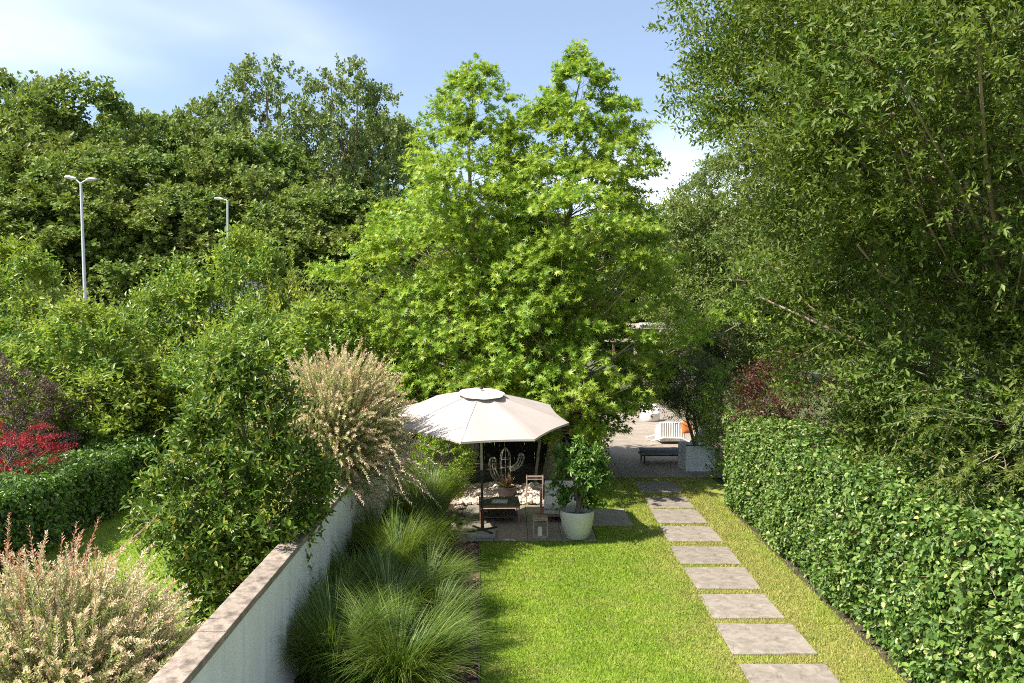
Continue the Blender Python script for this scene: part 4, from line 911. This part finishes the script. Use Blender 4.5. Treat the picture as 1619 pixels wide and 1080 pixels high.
bh = thing('brick_house', 'red brick house glimpsed through the shrubs on the left', 'house', (-17.5, 34, 0))
MB().box(-3.5, 3.5, 0, 7, 0, 4.3).build('wall', M['brick'], bh)
MB().add([(-3.9, -.4, 4.3), (3.9, -.4, 4.3), (3.9, 7.4, 4.3), (-3.9, 7.4, 4.3), (-3.9, 3.5, 4.75), (3.9, 3.5, 4.75)], [(0, 1, 5, 4), (2, 3, 4, 5), (0, 4, 3), (1, 2, 5), (3, 2, 1, 0)]).build('roof', M['tile'], bh)
MB().box(-3.95, 3.95, -.47, -.402, 4.15, 4.36).build('gutter', M['white_paint'], bh)
for x in (-2.4, 0, 2.4):
    f = MB().box(x - .55, x + .55, -.04, -.002, 2.3, 3.7).build('window', M['white_paint'], bh); MB().box(x - .46, x + .46, -.055, -.042, 2.4, 3.6).build('pane', M['glass'], f)
gh = thing('white_gabled_house', 'white gable of a house peeping through the tallest shrub', 'house', (X_at(378, 36), 36.5, 0))
MB().box(-2.0, 2.0, 0, 6, 0, 4.9).add([(-2, 0, 4.9), (2, 0, 4.9), (0, 0, 6.2), (-2, 6, 4.9), (2, 6, 4.9), (0, 6, 6.2)], [(0, 1, 2), (3, 5, 4)]).build('wall', M['white_paint'], gh)
MB().add([(-2.2, -.2, 4.82), (0, -.2, 6.26), (0, 6.2, 6.26), (-2.2, 6.2, 4.82), (2.2, -.2, 4.82), (2.2, 6.2, 4.82)], [(0, 1, 2, 3), (1, 4, 5, 2)]).build('roof', M['tile'], gh)
f = MB().box(-.4, .4, -.04, -.002, 4.2, 5.3).build('window', M['fascia'], gh); MB().box(-.32, .32, -.055, -.042, 4.28, 5.22).build('pane', M['glass'], f)
sh = thing('red_roofed_shed', 'small white shed with red roof edge hidden behind the clipped hedge', 'shed', (8.6, 13.4, 0))
MB().box(-.9, .9, -.8, .8, 0, 1.72).build('wall', M['white_paint'], sh); MB().box(-1.0, 1.0, -.9, .9, 1.722, 1.86).build('roof', M['red_roof'], sh)
MB().box(-.35, .35, -.83, -.802, .02, 1.6).build('door', M['fascia'], sh)

# ------------------------------------------------------------------ street lamps
def street_lamp(loc, h, heads, lab, lean=0):
    t = thing('street_lamp', lab, 'street lamp', loc, 0, 'street lamps beyond the gardens'); t.rotation_euler.y = lean
    MB().tube([(0, 0, 0), (0, 0, h * .5), (0, 0, h)], [.10, .08, .058], 12).build('pole', M['lamp'], t, smooth=True)
    for sx, ln_, up_ in heads:
        MB().tube([(0, 0, h - .03), (sx * .12, 0, h + .06), (sx * .26, 0, h + up_ * .8)], .04, 8).build('arm', M['lamp'], t, smooth=True)
        a = math.atan2(up_ * .35, .5) * sx
        Mh = Matrix.Translation((sx * .24, 0, h + up_ * .8)) @ Matrix.Rotation(-a, 4, 'Y')
        V = []
        for x, wy, z0, z1 in ((0, .06, -.04, .05), (.18, .14, -.06, .09), (.5, .17, -.06, .10), (.78, .12, -.04, .06), (.86, .04, -.02, .03)):
            for (yy, z) in ((-wy, (z0 + z1) / 2), (-wy * .6, z1), (wy * .6, z1), (wy, (z0 + z1) / 2), (wy * .6, z0), (-wy * .6, z0)): V.append(tuple(Mh @ Vector((sx * x * ln_, yy, z))))
        F = [(i * 6 + k, i * 6 + (k + 1) % 6, i * 6 + 6 + (k + 1) % 6, i * 6 + 6 + k) for i in range(4) for k in range(6)] + [tuple(range(5, -1, -1)), tuple(range(24, 30))]
        m = MB(); m.add(V, F); m.build('lamp_head', M['lamp_head'], t, smooth=True)
    return t
street_lamp((X_at(140, 38), 38, 0), Z_at(290, 38), [(-1, .62, .26), (1, .62, .14)], 'twin-headed grey street lamp rising above the shrubs, the nearer one', R(-1.6))
street_lamp((X_at(361, 46), 46, 0), Z_at(318, 46), [(-1, .62, .10)], 'single-headed grey street lamp, the farther one', 0)
